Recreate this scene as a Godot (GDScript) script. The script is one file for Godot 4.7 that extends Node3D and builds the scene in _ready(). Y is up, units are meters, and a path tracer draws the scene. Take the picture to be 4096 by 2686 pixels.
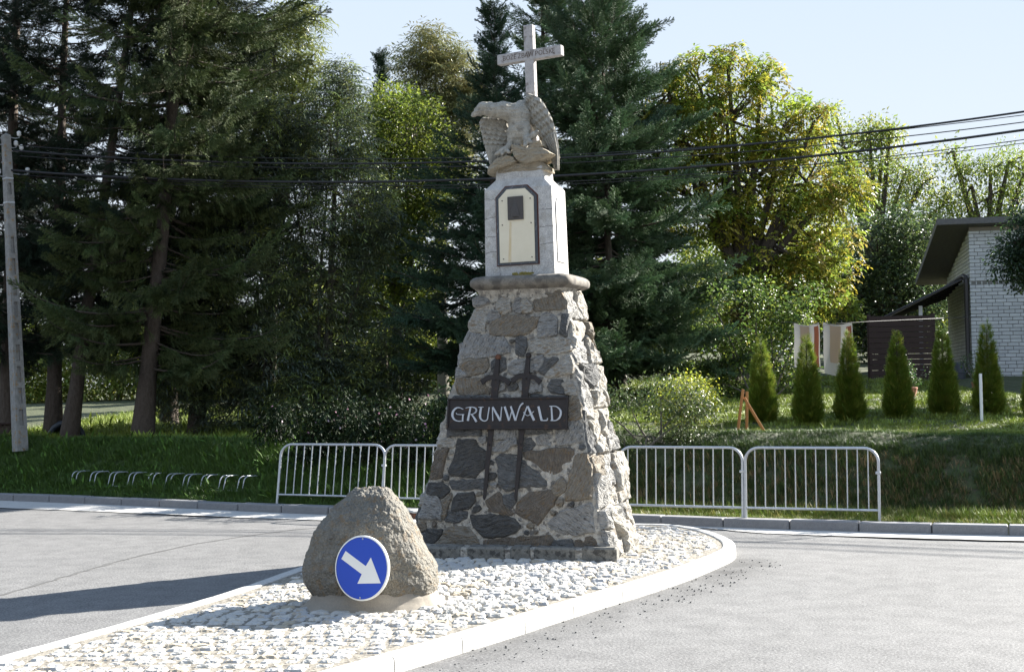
extends Node3D
# A roadside stone monument on a cobbled traffic island, seen across the road towards a tree-lined bank.

class MB:
	# Collects triangles (counter-clockwise seen from outside); normals come from the faces round each vertex.
	var v := PackedVector3Array()
	var ix := PackedInt32Array()
	var col := PackedColorArray()
	var cur := Color(1, 1, 1)
	func vert(p: Vector3) -> int:
		v.push_back(p); col.push_back(cur)
		return v.size() - 1
	func face(a: int, b: int, c: int) -> void:
		ix.push_back(a); ix.push_back(c); ix.push_back(b)
	func tri(a: Vector3, b: Vector3, c: Vector3) -> void:
		var i := v.size()
		v.push_back(a); v.push_back(b); v.push_back(c)
		col.push_back(cur); col.push_back(cur); col.push_back(cur)
		ix.push_back(i); ix.push_back(i + 2); ix.push_back(i + 1)
	func quad(a: Vector3, b: Vector3, c: Vector3, d: Vector3) -> void:
		tri(a, b, c); tri(a, c, d)
	# a smooth sheet of rows of points; closed joins the last column to the first
	func sheet(rows: Array, closed := false, flip := false) -> void:
		var nc: int = rows[0].size()
		var base := v.size()
		for r in rows:
			for p in r:
				vert(p)
		var last := nc if closed else nc - 1
		for j in rows.size() - 1:
			for i in last:
				var a := base + j * nc + i
				var b := base + j * nc + (i + 1) % nc
				var c := a + nc
				var d := b + nc
				if flip:
					face(a, c, b); face(b, c, d)
				else:
					face(a, b, c); face(b, d, c)
	func fan(ring: Array, mid: Vector3, flip := false) -> void:
		for i in ring.size():
			var a: Vector3 = ring[i]
			var b: Vector3 = ring[(i + 1) % ring.size()]
			if flip: tri(mid, b, a)
			else: tri(mid, a, b)
	# box from corner lo to hi with chamfered edges, placed by t
	func cbox(lo: Vector3, hi: Vector3, ch: float, t := Transform3D.IDENTITY) -> void:
		var c := (lo + hi) / 2
		var h := (hi - lo) / 2
		ch = minf(ch, minf(h.x, minf(h.y, h.z)) * 0.9)
		var pt := func(sx: int, sy: int, sz: int, k: int) -> Vector3:
			var q := Vector3(h.x, h.y, h.z)
			for a in 3:
				if a != k: q[a] -= ch
			return t * (c + Vector3(q.x * sx, q.y * sy, q.z * sz))
		for k in 3:
			var k1 := (k + 1) % 3
			var k2 := (k + 2) % 3
			for s in [-1, 1]:
				var g := []
				for e in [[-1, -1], [1, -1], [1, 1], [-1, 1]]:
					var sg := [0, 0, 0]
					sg[k] = s; sg[k1] = e[0]; sg[k2] = e[1]
					g.append(pt.call(sg[0], sg[1], sg[2], k))
				if s > 0: quad(g[0], g[1], g[2], g[3])
				else: quad(g[3], g[2], g[1], g[0])
			for s1 in [-1, 1]:
				for s2 in [-1, 1]:
					# edge along axis k between faces k1 and k2
					var g2 := []
					for e in [[-1, 0], [1, 0], [1, 1], [-1, 1]]:
						var sg := [0, 0, 0]
						sg[k] = e[0]; sg[k1] = s1; sg[k2] = s2
						g2.append(pt.call(sg[0], sg[1], sg[2], k1 if e[1] == 0 else k2))
					if s1 * s2 > 0: quad(g2[3], g2[2], g2[1], g2[0])
					else: quad(g2[0], g2[1], g2[2], g2[3])
		for sx in [-1, 1]:
			for sy in [-1, 1]:
				for sz in [-1, 1]:
					var a: Vector3 = pt.call(sx, sy, sz, 0)
					var b: Vector3 = pt.call(sx, sy, sz, 1)
					var d: Vector3 = pt.call(sx, sy, sz, 2)
					if sx * sy * sz > 0: tri(a, b, d)
					else: tri(a, d, b)
	# tube along points with radii
	func tube(pts: Array, rad: Array, n := 8, caps := true) -> void:
		var rows := []
		var up := Vector3.UP
		for i in pts.size():
			var d: Vector3 = pts[mini(i + 1, pts.size() - 1)] - pts[maxi(i - 1, 0)]
			d = d.normalized()
			if i == 0: up = Vector3.UP if absf(d.y) < 0.9 else Vector3.RIGHT
			var sd := d.cross(up).normalized()
			up = sd.cross(d).normalized()
			var row := []
			for k in n:
				var a := TAU * k / n
				row.append(pts[i] + (sd * cos(a) + up * sin(a)) * float(rad[i]))
			rows.append(row)
		sheet(rows, true, true)
		if caps:
			fan(rows[0], pts[0])
			fan(rows[-1], pts[-1], true)
	func append(o: MB, t: Transform3D) -> void:
		var b := v.size()
		for p in o.v: v.push_back(t * p)
		col.append_array(o.col)
		for i in o.ix: ix.push_back(i + b)
	func mesh(mat: Material, colors := false, onto: ArrayMesh = null) -> ArrayMesh:
		var n := PackedVector3Array()
		n.resize(v.size())
		for i in range(0, ix.size(), 3):
			var a := ix[i]
			var b := ix[i + 1]
			var c := ix[i + 2]
			var f := (v[c] - v[a]).cross(v[b] - v[a])
			n[a] += f; n[b] += f; n[c] += f
		for i in n.size():
			n[i] = n[i].normalized() if n[i].length_squared() > 1e-20 else Vector3.UP
		var arr := []
		arr.resize(Mesh.ARRAY_MAX)
		arr[Mesh.ARRAY_VERTEX] = v
		arr[Mesh.ARRAY_NORMAL] = n
		arr[Mesh.ARRAY_INDEX] = ix
		if colors: arr[Mesh.ARRAY_COLOR] = col
		var m := onto if onto else ArrayMesh.new()
		m.add_surface_from_arrays(Mesh.PRIMITIVE_TRIANGLES, arr)
		m.surface_set_material(m.get_surface_count() - 1, mat)
		return m

var M := {}
var names := {}
var rng := RandomNumberGenerator.new()
var fn := FastNoiseLite.new()

func numbered(parent: Node, called: String) -> String:
	var key := str(parent.get_instance_id()) + called
	var k: int = names.get(key, 0)
	names[key] = k + 1
	return called if k == 0 else "%s_%03d" % [called, k]

func put(parent: Node, called: String, node: Node3D) -> Node3D:
	node.name = numbered(parent, called)
	parent.add_child(node, true)
	return node

func part(parent: Node, called: String, m: Mesh, t := Transform3D.IDENTITY) -> MeshInstance3D:
	var o := MeshInstance3D.new()
	o.mesh = m
	o.transform = t
	put(parent, called, o)
	return o

func tag(o: Node, label: String, category: String, group := "") -> Node:
	o.set_meta("label", label); o.set_meta("category", category)
	if group != "": o.set_meta("group", group)
	return o

func thing(called: String, label: String, category: String, t := Transform3D.IDENTITY, group := "") -> Node3D:
	var o := Node3D.new()
	o.transform = t
	put(self, called, o)
	tag(o, label, category, group)
	return o

func many(parent: Node, called: String, m: Mesh, tr: Array, cols := []) -> MultiMeshInstance3D:
	var mm := MultiMesh.new()
	mm.transform_format = MultiMesh.TRANSFORM_3D
	mm.use_colors = not cols.is_empty()
	mm.mesh = m
	mm.instance_count = tr.size()
	for i in tr.size():
		mm.set_instance_transform(i, tr[i])
		if not cols.is_empty(): mm.set_instance_color(i, cols[i])
	var o := MultiMeshInstance3D.new()
	o.multimesh = mm
	put(parent, called, o)
	o.set_meta("kind", "stuff")
	return o

func R(a: float, b: float) -> float:
	return rng.randf_range(a, b)

func nz(p: Vector3, f: float) -> float:
	return fn.get_noise_3dv(p * f)

func at(x: float, y: float, z: float, ry := 0.0, s := 1.0) -> Transform3D:
	return Transform3D(Basis(Vector3.UP, ry).scaled(Vector3.ONE * s), Vector3(x, y, z))

# ---------- textures and materials ----------
func noise_bytes(seed_: int, size: int, freq: float, oct := 4, type := FastNoiseLite.TYPE_SIMPLEX_SMOOTH) -> PackedByteArray:
	var n := FastNoiseLite.new()
	n.seed = seed_
	n.noise_type = type
	n.frequency = freq
	n.fractal_octaves = oct
	var im := n.get_seamless_image(size, size)
	im.convert(Image.FORMAT_L8)
	return im.get_data()

# colour ramp over a coarse plus a fine noise, speckles, and patches of another colour where a third noise is high
func tex(seed_: int, size: int, fc: float, ff: float, mixf: float, ramp: Array, speck := 0.0, patch := Color(0, 0, 0), pf := 0.01, pth := 2.0) -> ImageTexture:
	var a := noise_bytes(seed_, size, fc)
	var b := noise_bytes(seed_ + 7, size, ff, 3)
	var p := noise_bytes(seed_ + 13, size, pf, 4) if pth < 1.0 else PackedByteArray()
	var out := PackedByteArray()
	out.resize(size * size * 3)
	var r := RandomNumberGenerator.new()
	r.seed = seed_
	var lut := []
	for i in 256:
		var q := i / 255.0 * (ramp.size() - 1)
		var k := mini(int(q), ramp.size() - 2)
		lut.append((ramp[k] as Color).lerp(ramp[k + 1], q - k))
	for i in size * size:
		var t := clampi(int(a[i] * (1.0 - mixf) + b[i] * mixf), 0, 255)
		var c: Color = lut[t]
		if pth < 1.0:
			var w := clampf((p[i] / 255.0 - pth) * 8.0, 0.0, 1.0) * (0.5 + b[i] / 510.0)
			c = c.lerp(patch, w)
		if speck > 0.0:
			var s := 1.0 + (r.randf() - 0.5) * speck
			c = Color(c.r * s, c.g * s, c.b * s)
		out[i * 3] = clampi(int(c.r * 255.0), 0, 255)
		out[i * 3 + 1] = clampi(int(c.g * 255.0), 0, 255)
		out[i * 3 + 2] = clampi(int(c.b * 255.0), 0, 255)
	return ImageTexture.create_from_image(Image.create_from_data(size, size, false, Image.FORMAT_RGB8, out))

func relief(seed_: int, size: int, freq: float, oct := 4, type := FastNoiseLite.TYPE_SIMPLEX_SMOOTH) -> ImageTexture:
	return ImageTexture.create_from_image(Image.create_from_data(size, size, false, Image.FORMAT_L8, noise_bytes(seed_, size, freq, oct, type)))

func lin(r: float, g: float, b: float) -> Color:
	return Color(r, g, b).linear_to_srgb()

func mat(color: Color, rough := 0.85, metal := 0.0) -> StandardMaterial3D:
	var m := StandardMaterial3D.new()
	m.albedo_color = color
	m.roughness = rough
	m.metallic = metal
	return m

func tmat(t: Texture2D, scale: Vector3, rough := 0.9, bump: Texture2D = null, bscale := 0.5, world := false) -> StandardMaterial3D:
	var m := StandardMaterial3D.new()
	m.albedo_texture = t
	m.roughness = rough
	m.uv1_triplanar = true
	m.uv1_world_triplanar = world
	m.uv1_scale = scale
	if bump:
		m.heightmap_enabled = true
		m.heightmap_texture = bump
		m.heightmap_scale = bscale
	return m

func leafmat(rough: float, back: float, spec := 0.5) -> StandardMaterial3D:
	var m := StandardMaterial3D.new()
	m.albedo_color = Color(1, 1, 1)
	m.vertex_color_use_as_albedo = true
	m.roughness = rough
	m.metallic_specular = spec
	m.cull_mode = BaseMaterial3D.CULL_DISABLED
	if back > 0.0:
		m.backlight_enabled = true
		m.backlight = Color(back, back, back)
	return m

func materials() -> void:
	var grit := relief(3, 256, 0.08, 3)
	var lumps := relief(4, 256, 0.02, 5)
	M.asphalt = tmat(tex(11, 1024, 0.01, 0.13, 0.72, [lin(.05, .0495, .05), lin(.13, .1285, .127), lin(.21, .206, .20)], 0.6), Vector3.ONE * 0.22, 0.9, relief(5, 512, 0.3, 2), 0.35, true)
	M.asphalt.vertex_color_use_as_albedo = true
	M.crackfill = tmat(tex(12, 256, 0.02, 0.2, 0.6, [lin(.06, .06, .06), lin(.11, .108, .105)], 0.5), Vector3.ONE * 1.5, 0.95, null, 0.0, true)
	M.gutter = tmat(tex(14, 512, 0.012, 0.2, 0.5, [lin(.36, .35, .335), lin(.45, .44, .42), lin(.52, .51, .485)], 0.2), Vector3.ONE * 0.6, 0.9, grit, 0.1, true)
	M.kerb = tmat(tex(15, 512, 0.02, 0.25, 0.7, [lin(.13, .13, .135), lin(.19, .19, .195), lin(.26, .26, .255)], 0.45), Vector3.ONE * 0.9, 0.85, grit, 0.08)
	M.kerb_light = tmat(tex(16, 512, 0.02, 0.25, 0.7, [lin(.30, .295, .285), lin(.40, .395, .38), lin(.48, .47, .45)], 0.4), Vector3.ONE * 0.9, 0.85, grit, 0.08)
	M.setts = []
	var sc := [[lin(.33, .32, .30), lin(.47, .46, .435)], [lin(.36, .345, .31), lin(.51, .49, .45)], [lin(.27, .235, .18), lin(.42, .37, .29)], [lin(.28, .28, .28), lin(.43, .43, .425)]]
	for i in 4:
		M.setts.append(tmat(tex(20 + i, 256, 0.03, 0.2, 0.6, sc[i], 0.3, lin(.34, .25, .14), 0.012, 0.72), Vector3.ONE * 2.5, 0.9, lumps, 1.0))
	M.joint = tmat(tex(26, 512, 0.02, 0.3, 0.6, [lin(.11, .095, .075), lin(.22, .20, .165), lin(.34, .315, .27)], 0.5, lin(.06, .052, .042), 0.02, 0.6), Vector3.ONE * 1.3, 0.95, grit, 0.4)
	M.mortar = tmat(tex(31, 512, 0.015, 0.12, 0.5, [lin(.07, .065, .058), lin(.25, .23, .195), lin(.42, .39, .34), lin(.55, .52, .465)], 0.35, lin(.065, .06, .056), 0.014, 0.6), Vector3.ONE * 1.2, 0.95, relief(33, 256, 0.04, 5), 3.0)
	M.stones = []
	var st := [
		[lin(.11, .107, .10), lin(.25, .244, .23), lin(.39, .38, .355)],
		[lin(.15, .143, .125), lin(.33, .316, .283), lin(.49, .47, .425)],
		[lin(.045, .0455, .045), lin(.10, .10, .098), lin(.19, .188, .18)],
		[lin(.09, .076, .06), lin(.185, .163, .13), lin(.28, .25, .205)],
		[lin(.075, .055, .041), lin(.125, .105, .083), lin(.21, .187, .155)],
		[lin(.028, .027, .026), lin(.065, .063, .059), lin(.15, .145, .133)]]
	for i in 6:
		var g: Array = [st[i][0], st[i][1], st[i][2]]
		M.stones.append(tmat(tex(40 + i, 512, 0.014, 0.10, 0.34, g, 0.55, lin(.19, .115, .05) if i in [1, 3, 4] else lin(.035, .034, .033), 0.01, 0.68), Vector3(1.2, 5.2, 1.2), 0.86, relief(50 + i, 256, 0.045, 5), 3.4))
	M.plinth = tmat(tex(57, 512, 0.02, 0.25, 0.6, [lin(.06, .058, .053), lin(.15, .143, .126), lin(.26, .248, .215)], 0.5, lin(.035, .033, .03), 0.012, 0.55), Vector3.ONE * 1.3, 0.9, lumps, 1.2)
	M.boulder = tmat(tex(60, 1024, 0.012, 0.055, 0.62, [lin(.035, .032, .027), lin(.105, .097, .082), lin(.17, .16, .135), lin(.32, .305, .27)], 0.6, lin(.16, .095, .04), 0.008, 0.7), Vector3.ONE * 0.8, 0.9, relief(61, 512, 0.06, 5), 3.5)
	M.grout = tmat(tex(63, 256, 0.02, 0.2, 0.5, [lin(.19, .168, .14), lin(.29, .26, .215)], 0.15), Vector3.ONE * 1.0, 0.95, lumps, 0.6)
	M.plaster = tmat(tex(65, 1024, 0.012, 0.07, 0.62, [lin(.16, .155, .148), lin(.36, .352, .34), lin(.48, .47, .45), lin(.60, .59, .565)], 0.55, lin(.33, .315, .285), 0.006, 0.62), Vector3.ONE * 0.7, 0.95, relief(66, 256, 0.12, 3), 0.5)
	M.capstone = tmat(tex(67, 512, 0.012, 0.1, 0.5, [lin(.065, .058, .05), lin(.155, .14, .118), lin(.25, .23, .195)], 0.3, lin(.06, .055, .048), 0.01, 0.52), Vector3.ONE * 0.8, 0.9, lumps, 0.5)
	M.statue = tmat(tex(70, 512, 0.015, 0.1, 0.5, [lin(.13, .12, .10), lin(.32, .30, .255), lin(.46, .435, .38)], 0.25, lin(.15, .14, .12), 0.014, 0.68), Vector3.ONE * 1.2, 0.9, relief(71, 256, 0.05, 4), 0.7)
	M.perch = tmat(tex(73, 512, 0.015, 0.1, 0.5, [lin(.14, .115, .08), lin(.30, .255, .185), lin(.42, .37, .29)], 0.25), Vector3(1.2, 7.0, 1.2), 0.9, relief(74, 256, 0.03, 5), 2.0)
	M.cross = tmat(tex(76, 512, 0.02, 0.22, 0.72, [lin(.06, .05, .045), lin(.34, .32, .31), lin(.45, .43, .42), lin(.50, .485, .475)], 0.2, lin(.20, .18, .165), 0.01, 0.64), Vector3.ONE * 1.4, 0.9, grit, 0.25)
	M.iron = tmat(tex(78, 512, 0.015, 0.12, 0.5, [lin(.010, .008, .0075), lin(.022, .017, .016), lin(.036, .028, .026)], 0.25, lin(.07, .036, .02), 0.012, 0.7), Vector3.ONE * 1.4, 0.6)
	M.iron.metallic = 0.3
	M.letter = tmat(tex(80, 256, 0.02, 0.2, 0.5, [lin(.33, .35, .38), lin(.50, .52, .55)], 0.15), Vector3.ONE * 2.0, 0.5)
	M.bronze = tmat(tex(82, 256, 0.04, 0.2, 0.4, [lin(.035, .03, .027), lin(.06, .052, .047)], 0.1), Vector3.ONE * 3.0, 0.5)
	M.plaque = tmat(tex(83, 512, 0.01, 0.05, 0.3, [lin(.62, .56, .42), lin(.68, .62, .48)], 0.03), Vector3.ONE * 0.8, 0.5)
	M.rust_stain = tmat(tex(84, 256, 0.03, 0.1, 0.5, [lin(.52, .40, .22), lin(.63, .54, .38)], 0.05), Vector3(3, 0.6, 3), 0.55)
	M.plaque_frame = tmat(tex(85, 256, 0.03, 0.1, 0.5, [lin(.03, .034, .04), lin(.06, .067, .078)], 0.2, lin(.15, .16, .18), 0.03, 0.72), Vector3.ONE * 2.0, 0.45)
	M.red_edge = mat(lin(.10, .03, .018), 0.8)
	M.crack_shade_and_bolts = mat(lin(.06, .055, .05), 0.95)  # painted shade of the pedestal cracks, also colours the plaque bolts
	M.moss = tmat(tex(87, 256, 0.04, 0.2, 0.5, [lin(.16, .13, .03), lin(.30, .25, .07)], 0.4), Vector3.ONE * 3.0, 0.95, lumps, 1.0)
	M.blue = mat(lin(.001, .048, .40), 0.4)
	M.white = mat(lin(.74, .73, .69), 0.4)
	M.zinc = tmat(tex(90, 256, 0.02, 0.1, 0.4, [lin(.36, .38, .40), lin(.52, .54, .56)], 0.1), Vector3.ONE * 2.0, 0.42)
	M.zinc.metallic = 0.55
	M.concrete = tmat(tex(92, 512, 0.02, 0.15, 0.5, [lin(.14, .135, .125), lin(.24, .235, .22), lin(.33, .325, .305)], 0.3, lin(.27, .17, .08), 0.012, 0.7), Vector3.ONE * 0.8, 0.92, lumps, 0.5)
	M.cable = mat(lin(.012, .012, .014), 0.6)
	M.porcelain = mat(lin(.6, .6, .58), 0.2)
	M.bark = tmat(tex(95, 256, 0.03, 0.1, 0.5, [lin(.035, .026, .02), lin(.075, .058, .045), lin(.12, .098, .08)], 0.3), Vector3(2.0, 0.7, 2.0), 0.95, lumps, 3.0)
	M.bark_grey = tmat(tex(96, 256, 0.03, 0.1, 0.5, [lin(.06, .055, .042), lin(.11, .10, .08), lin(.17, .16, .13)], 0.3), Vector3(2.0, 0.7, 2.0), 0.95, lumps, 2.0)
	M.soil = tmat(tex(98, 1024, 0.008, 0.1, 0.5, [lin(.022, .02, .011), lin(.035, .045, .014), lin(.045, .06, .017), lin(.085, .075, .035)], 0.8, lin(.07, .05, .032), 0.012, 0.58), Vector3.ONE * 0.8, 0.95, lumps, 4.0, true)
	M.brick = []
	for i in 3:
		M.brick.append(tmat(tex(100 + i, 128, 0.03, 0.2, 0.5, [lin(.44 + .04 * i, .45 + .04 * i, .46 + .035 * i), lin(.54 + .04 * i, .55 + .04 * i, .555 + .04 * i)], 0.12), Vector3.ONE * 1.5, 0.9))
	M.brick_joint = mat(lin(.17, .165, .155), 0.95)
	M.roof = tmat(tex(105, 256, 0.03, 0.2, 0.5, [lin(.09, .085, .08), lin(.16, .15, .14)], 0.2), Vector3.ONE, 0.9)
	M.soffit = mat(lin(.22, .19, .15), 0.9)
	M.darkwood = tmat(tex(107, 256, 0.03, 0.1, 0.5, [lin(.025, .012, .009), lin(.055, .027, .02)], 0.2), Vector3(1, 5, 1), 0.7)
	M.pipe = mat(lin(.035, .03, .03), 0.5)
	M.timber = tmat(tex(108, 256, 0.03, 0.1, 0.5, [lin(.30, .12, .035), lin(.46, .21, .07)], 0.2), Vector3(6, 1, 6), 0.8)
	M.cloth = mat(lin(.40, .355, .32), 0.95)
	M.cloth.backlight_enabled = true; M.cloth.backlight = Color(.35, .35, .35)
	M.cloth_stripe = mat(lin(.30, .095, .05), 0.95)
	M.cloth_pale = mat(lin(.38, .27, .19), 0.95)
	M.white_paint = mat(lin(.75, .75, .74), 0.6)
	M.terracotta = mat(lin(.38, .17, .11), 0.9)
	M.barrel = mat(lin(.02, .028, .04), 0.5)
	M.rust = tmat(tex(110, 256, 0.03, 0.15, 0.5, [lin(.06, .025, .015), lin(.19, .08, .04)], 0.3), Vector3.ONE * 3.0, 0.9)
	M.needle = leafmat(0.6, 0.35, 0.3)
	M.leaf = leafmat(0.42, 0.95)
	M.leaf_dull = leafmat(0.6, 0.5, 0.25)
	M.willowleaf = leafmat(0.36, 0.7)
	M.scale = leafmat(0.6, 0.8, 0.3)
	M.blade = leafmat(0.55, 0.6)
	M.petal = leafmat(0.7, 0.6)

func _ready() -> void:
	rng.seed = 20240917
	fn.seed = 5
	fn.frequency = 1.0
	fn.fractal_octaves = 4
	var cam := Camera3D.new()
	cam.name = "camera"
	cam.fov = 2.0 * rad_to_deg(atan(780.5 / 3100.0))
	cam.near = 0.1
	cam.far = 2000.0
	add_child(cam)
	cam.transform = Transform3D(Basis(Vector3.RIGHT, atan(119.5 / 3100.0)) * Basis(Vector3.BACK, -0.015), Vector3(0, 2.12, 0))
	var sky := ProceduralSkyMaterial.new()
	sky.sky_top_color = lin(.105, .155, .24)
	sky.sky_horizon_color = lin(.225, .24, .248)
	sky.sky_curve = 0.35
	sky.ground_bottom_color = lin(.02, .022, .018)
	sky.ground_horizon_color = lin(.09, .1, .1)
	sky.sun_angle_max = 25.0
	sky.sky_energy_multiplier = 1.0
	var env := Environment.new()
	env.background_mode = Environment.BG_SKY
	env.sky = Sky.new()
	env.sky.sky_material = sky
	env.tonemap_mode = Environment.TONE_MAPPER_LINEAR
	env.tonemap_exposure = 4.3
	env.sdfgi_enabled = true
	env.ssao_enabled = true
	env.ssil_enabled = true
	var we := WorldEnvironment.new()
	we.name = "environment"
	we.environment = env
	add_child(we)
	var sun := DirectionalLight3D.new()
	sun.name = "sun"
	sun.light_color = Color(1.0, 0.98, 0.945)
	sun.light_energy = 1.6
	sun.light_angular_distance = 0.5
	sun.shadow_enabled = true
	add_child(sun)
	var el := deg_to_rad(28.5)
	var az := deg_to_rad(31.0)
	var to_sun := Vector3(cos(el) * cos(az), sin(el), -cos(el) * sin(az))
	sun.transform = Transform3D(Basis.looking_at(-to_sun), Vector3(20, 20, -20))
	materials()
	build_ground()
	build_island()
	build_monument()
	build_eagle()
	build_cross()
	build_sign_and_swords()
	build_boulder()
	build_barriers()
	build_racks()
	build_pole()
	build_house()
	build_garden()
	build_trees()
	build_grass()

# ---------- the setting ----------
const KERB := [[-60, -52], [-30, -36.5], [-20, -31.6], [-14, -28.6], [-10.27, -26.72], [-8.22, -25.62], [-6.25, -24.45], [-4.45, -23.3], [-3.62, -22.8], [0.0, -21.2], [1.93, -20.35], [3.69, -19.35], [5.37, -18.6], [6.88, -18.05], [12, -16.3], [20, -13.8], [60, -2]]

func kz_raw(x: float) -> float:
	for i in KERB.size() - 1:
		if x <= KERB[i + 1][0] or i == KERB.size() - 2:
			var t: float = (x - KERB[i][0]) / float(KERB[i + 1][0] - KERB[i][0])
			return lerpf(KERB[i][1], KERB[i + 1][1], t)
	return 0.0

func kerb_z(x: float) -> float:
	return (kz_raw(x - 0.8) + kz_raw(x - 0.4) + kz_raw(x) + kz_raw(x + 0.4) + kz_raw(x + 0.8)) / 5.0

# height of the land beyond the kerb
func land(x: float, z: float) -> float:
	var d := (kerb_z(x) - z) * 0.91
	if d < 0.0: return 0.0
	var right := smoothstep(-3.0, 2.5, x)
	var rise := lerpf(0.93, 1.16, right)
	var reach := lerpf(2.6, 2.8, right)
	var h := 0.11 + smoothstep(lerpf(0.1, 0.45, right), reach, d) * rise
	h += right * clampf((d - 4.5) * 0.072, 0.0, 2.2) + (1.0 - right) * clampf((d - 6.0) * 0.03, 0.0, 1.5)
	h += (nz(Vector3(x, 0, z), 0.35) * 0.10 + nz(Vector3(x, 3, z), 1.6) * 0.035) * smoothstep(0.2, 1.4, d)
	return h

func build_ground() -> void:
	# road: a grid finer where the camera looks, tinted by old stains and wheel tracks
	var mb := MB.new()
	var xs := []
	var x := -60.0
	while x < 60.01:
		xs.append(x)
		x += 0.16 if absf(x) < 9.0 else (0.8 if absf(x) < 20.0 else 4.0)
	var rows := []
	var offs := []
	var o := 0.0
	while o < 60.0:
		offs.append(o)
		o += 0.16 if o < 16.0 else 2.0
	var base := 0
	for i in offs.size():
		for xx in xs:
			var zz: float = kerb_z(xx) + 0.02 + offs[i]
			var n1 := nz(Vector3(xx, 0, zz), 0.22)
			var n2 := nz(Vector3(xx + zz * 0.35, 9, zz * 0.25), 0.9)
			var n3 := nz(Vector3(xx * 0.5, 20, zz * 2.2), 1.1)
			# wheel paths curve round the island on the near side
			var r := Vector2(xx + 3.5, zz + 18.0).length()
			var track := 0.05 * sin(r * 2.3) * smoothstep(-2.0, 1.0, xx)
			var t := 1.0 + 0.10 * n1 + 0.06 * n2 + 0.02 * n3 - track * (0.6 + n2)
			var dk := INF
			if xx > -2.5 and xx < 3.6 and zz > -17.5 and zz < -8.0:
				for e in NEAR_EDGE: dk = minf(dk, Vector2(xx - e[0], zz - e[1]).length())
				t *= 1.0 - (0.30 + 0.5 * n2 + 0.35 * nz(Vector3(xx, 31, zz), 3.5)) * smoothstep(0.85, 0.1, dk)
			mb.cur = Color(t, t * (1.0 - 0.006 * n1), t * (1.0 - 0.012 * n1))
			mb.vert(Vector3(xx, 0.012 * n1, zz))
	var nc := xs.size()
	for j in offs.size() - 1:
		for i in nc - 1:
			var a := j * nc + i
			mb.face(a, a + nc, a + 1); mb.face(a + 1, a + nc, a + nc + 1)
	part(self, "road", mb.mesh(M.asphalt, true)).set_meta("kind", "structure")

	# gutter strip of pale concrete along the kerb
	var g := MB.new()
	var ra := []
	var rb := []
	var rc := []
	x = -40.0
	while x < 40.0:
		var z := kerb_z(x)
		var wd := lerpf(1.35, 0.6, smoothstep(-11.0, 2.0, x)) + 0.05 * nz(Vector3(x, 0, 0), 1.5)
		if x > 0.6 and x < 3.6: wd *= 0.25 + 0.75 * smoothstep(2.6, 3.6, x) + 0.75 * smoothstep(1.4, 0.6, x)
		ra.append(Vector3(x, 0.022, z - 0.05)); rb.append(Vector3(x, 0.020, z + wd * 0.5)); rc.append(Vector3(x, 0.017, z + wd))
		x += 0.3
	g.sheet([ra, rb, rc], false, true)
	part(self, "gutter_strip", g.mesh(M.gutter)).set_meta("kind", "structure")

	# a long crack and shorter ones in the asphalt, filled with dark dirt
	var cr := MB.new()
	var paths := [[[-6.6, -13.2], [-5.45, -14.17], [-5.25, -15.5], [-5.08, -16.71], [-4.8, -17.8], [-4.48, -18.69], [-4.0, -19.6], [-3.33, -20.5], [-2.4, -21.2]]]
	for p in paths:
		var pts := []
		for i in p.size() - 1:
			for k in 8:
				var t := k / 8.0
				pts.append(Vector3(lerpf(p[i][0], p[i + 1][0], t), 0, lerpf(p[i][1], p[i + 1][1], t)))
		var l := []
		var rr := []
		for i in pts.size():
			var q: Vector3 = pts[i]
			q += Vector3(nz(Vector3(i, 0, 3), 0.6) * 0.05, 0, nz(Vector3(i, 5, 3), 0.6) * 0.05)
			var w := 0.016 + 0.05 * absf(nz(Vector3(i, 9, 1), 0.9))
			var y := 0.012 * nz(Vector3(q.x, 0, q.z), 0.22) + 0.004
			l.append(q + Vector3(-w, y, 0)); rr.append(q + Vector3(w, y, 0))
		cr.sheet([l, rr], false, true)
	part(self, "road_crack", cr.mesh(M.crackfill)).set_meta("kind", "structure")

	# land beyond the kerb: one sheet from the kerb to the horizon
	var tb := MB.new()
	var tx := []
	x = -400.0
	while x < 400.0:
		tx.append(x)
		x += 0.3 if absf(x + 1.0) < 15.0 else (1.5 if absf(x) < 45.0 else 25.0)
	var td := [0.0, 0.1, 0.2, 0.3, 0.45, 0.6]
	while td[-1] < 700.0: td.append(td[-1] + (0.2 if td[-1] < 5.0 else (0.5 if td[-1] < 25.0 else (4.0 if td[-1] < 80.0 else 60.0))))
	for d in td:
		for xx in tx:
			var k := kerb_z(clampf(xx, -60, 60))
			var zz: float = k - 0.24 - d
			tb.vert(Vector3(xx, land(clampf(xx, -60, 60), zz) - 0.004, zz))
	nc = tx.size()
	for j in td.size() - 1:
		for i in nc - 1:
			var a := j * nc + i
			tb.face(a, a + 1, a + nc); tb.face(a + 1, a + nc + 1, a + nc)
	part(self, "ground", tb.mesh(M.soil)).set_meta("kind", "structure")

	# far kerb: granite stones end to end
	var kerb := Node3D.new()
	put(self, "far_kerb", kerb)
	kerb.set_meta("kind", "structure")
	var lens := [0.98, 0.99, 0.97]
	var shapes := []
	for i in 3:
		var kb := MB.new()
		kb.cbox(Vector3(0.006, -0.12, -0.13), Vector3(lens[i] - 0.006, 0.15 + 0.004 * i, 0.13), 0.014)
		shapes.append(kb.mesh(M.kerb))
	x = -16.0
	var k2 := 0
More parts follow.
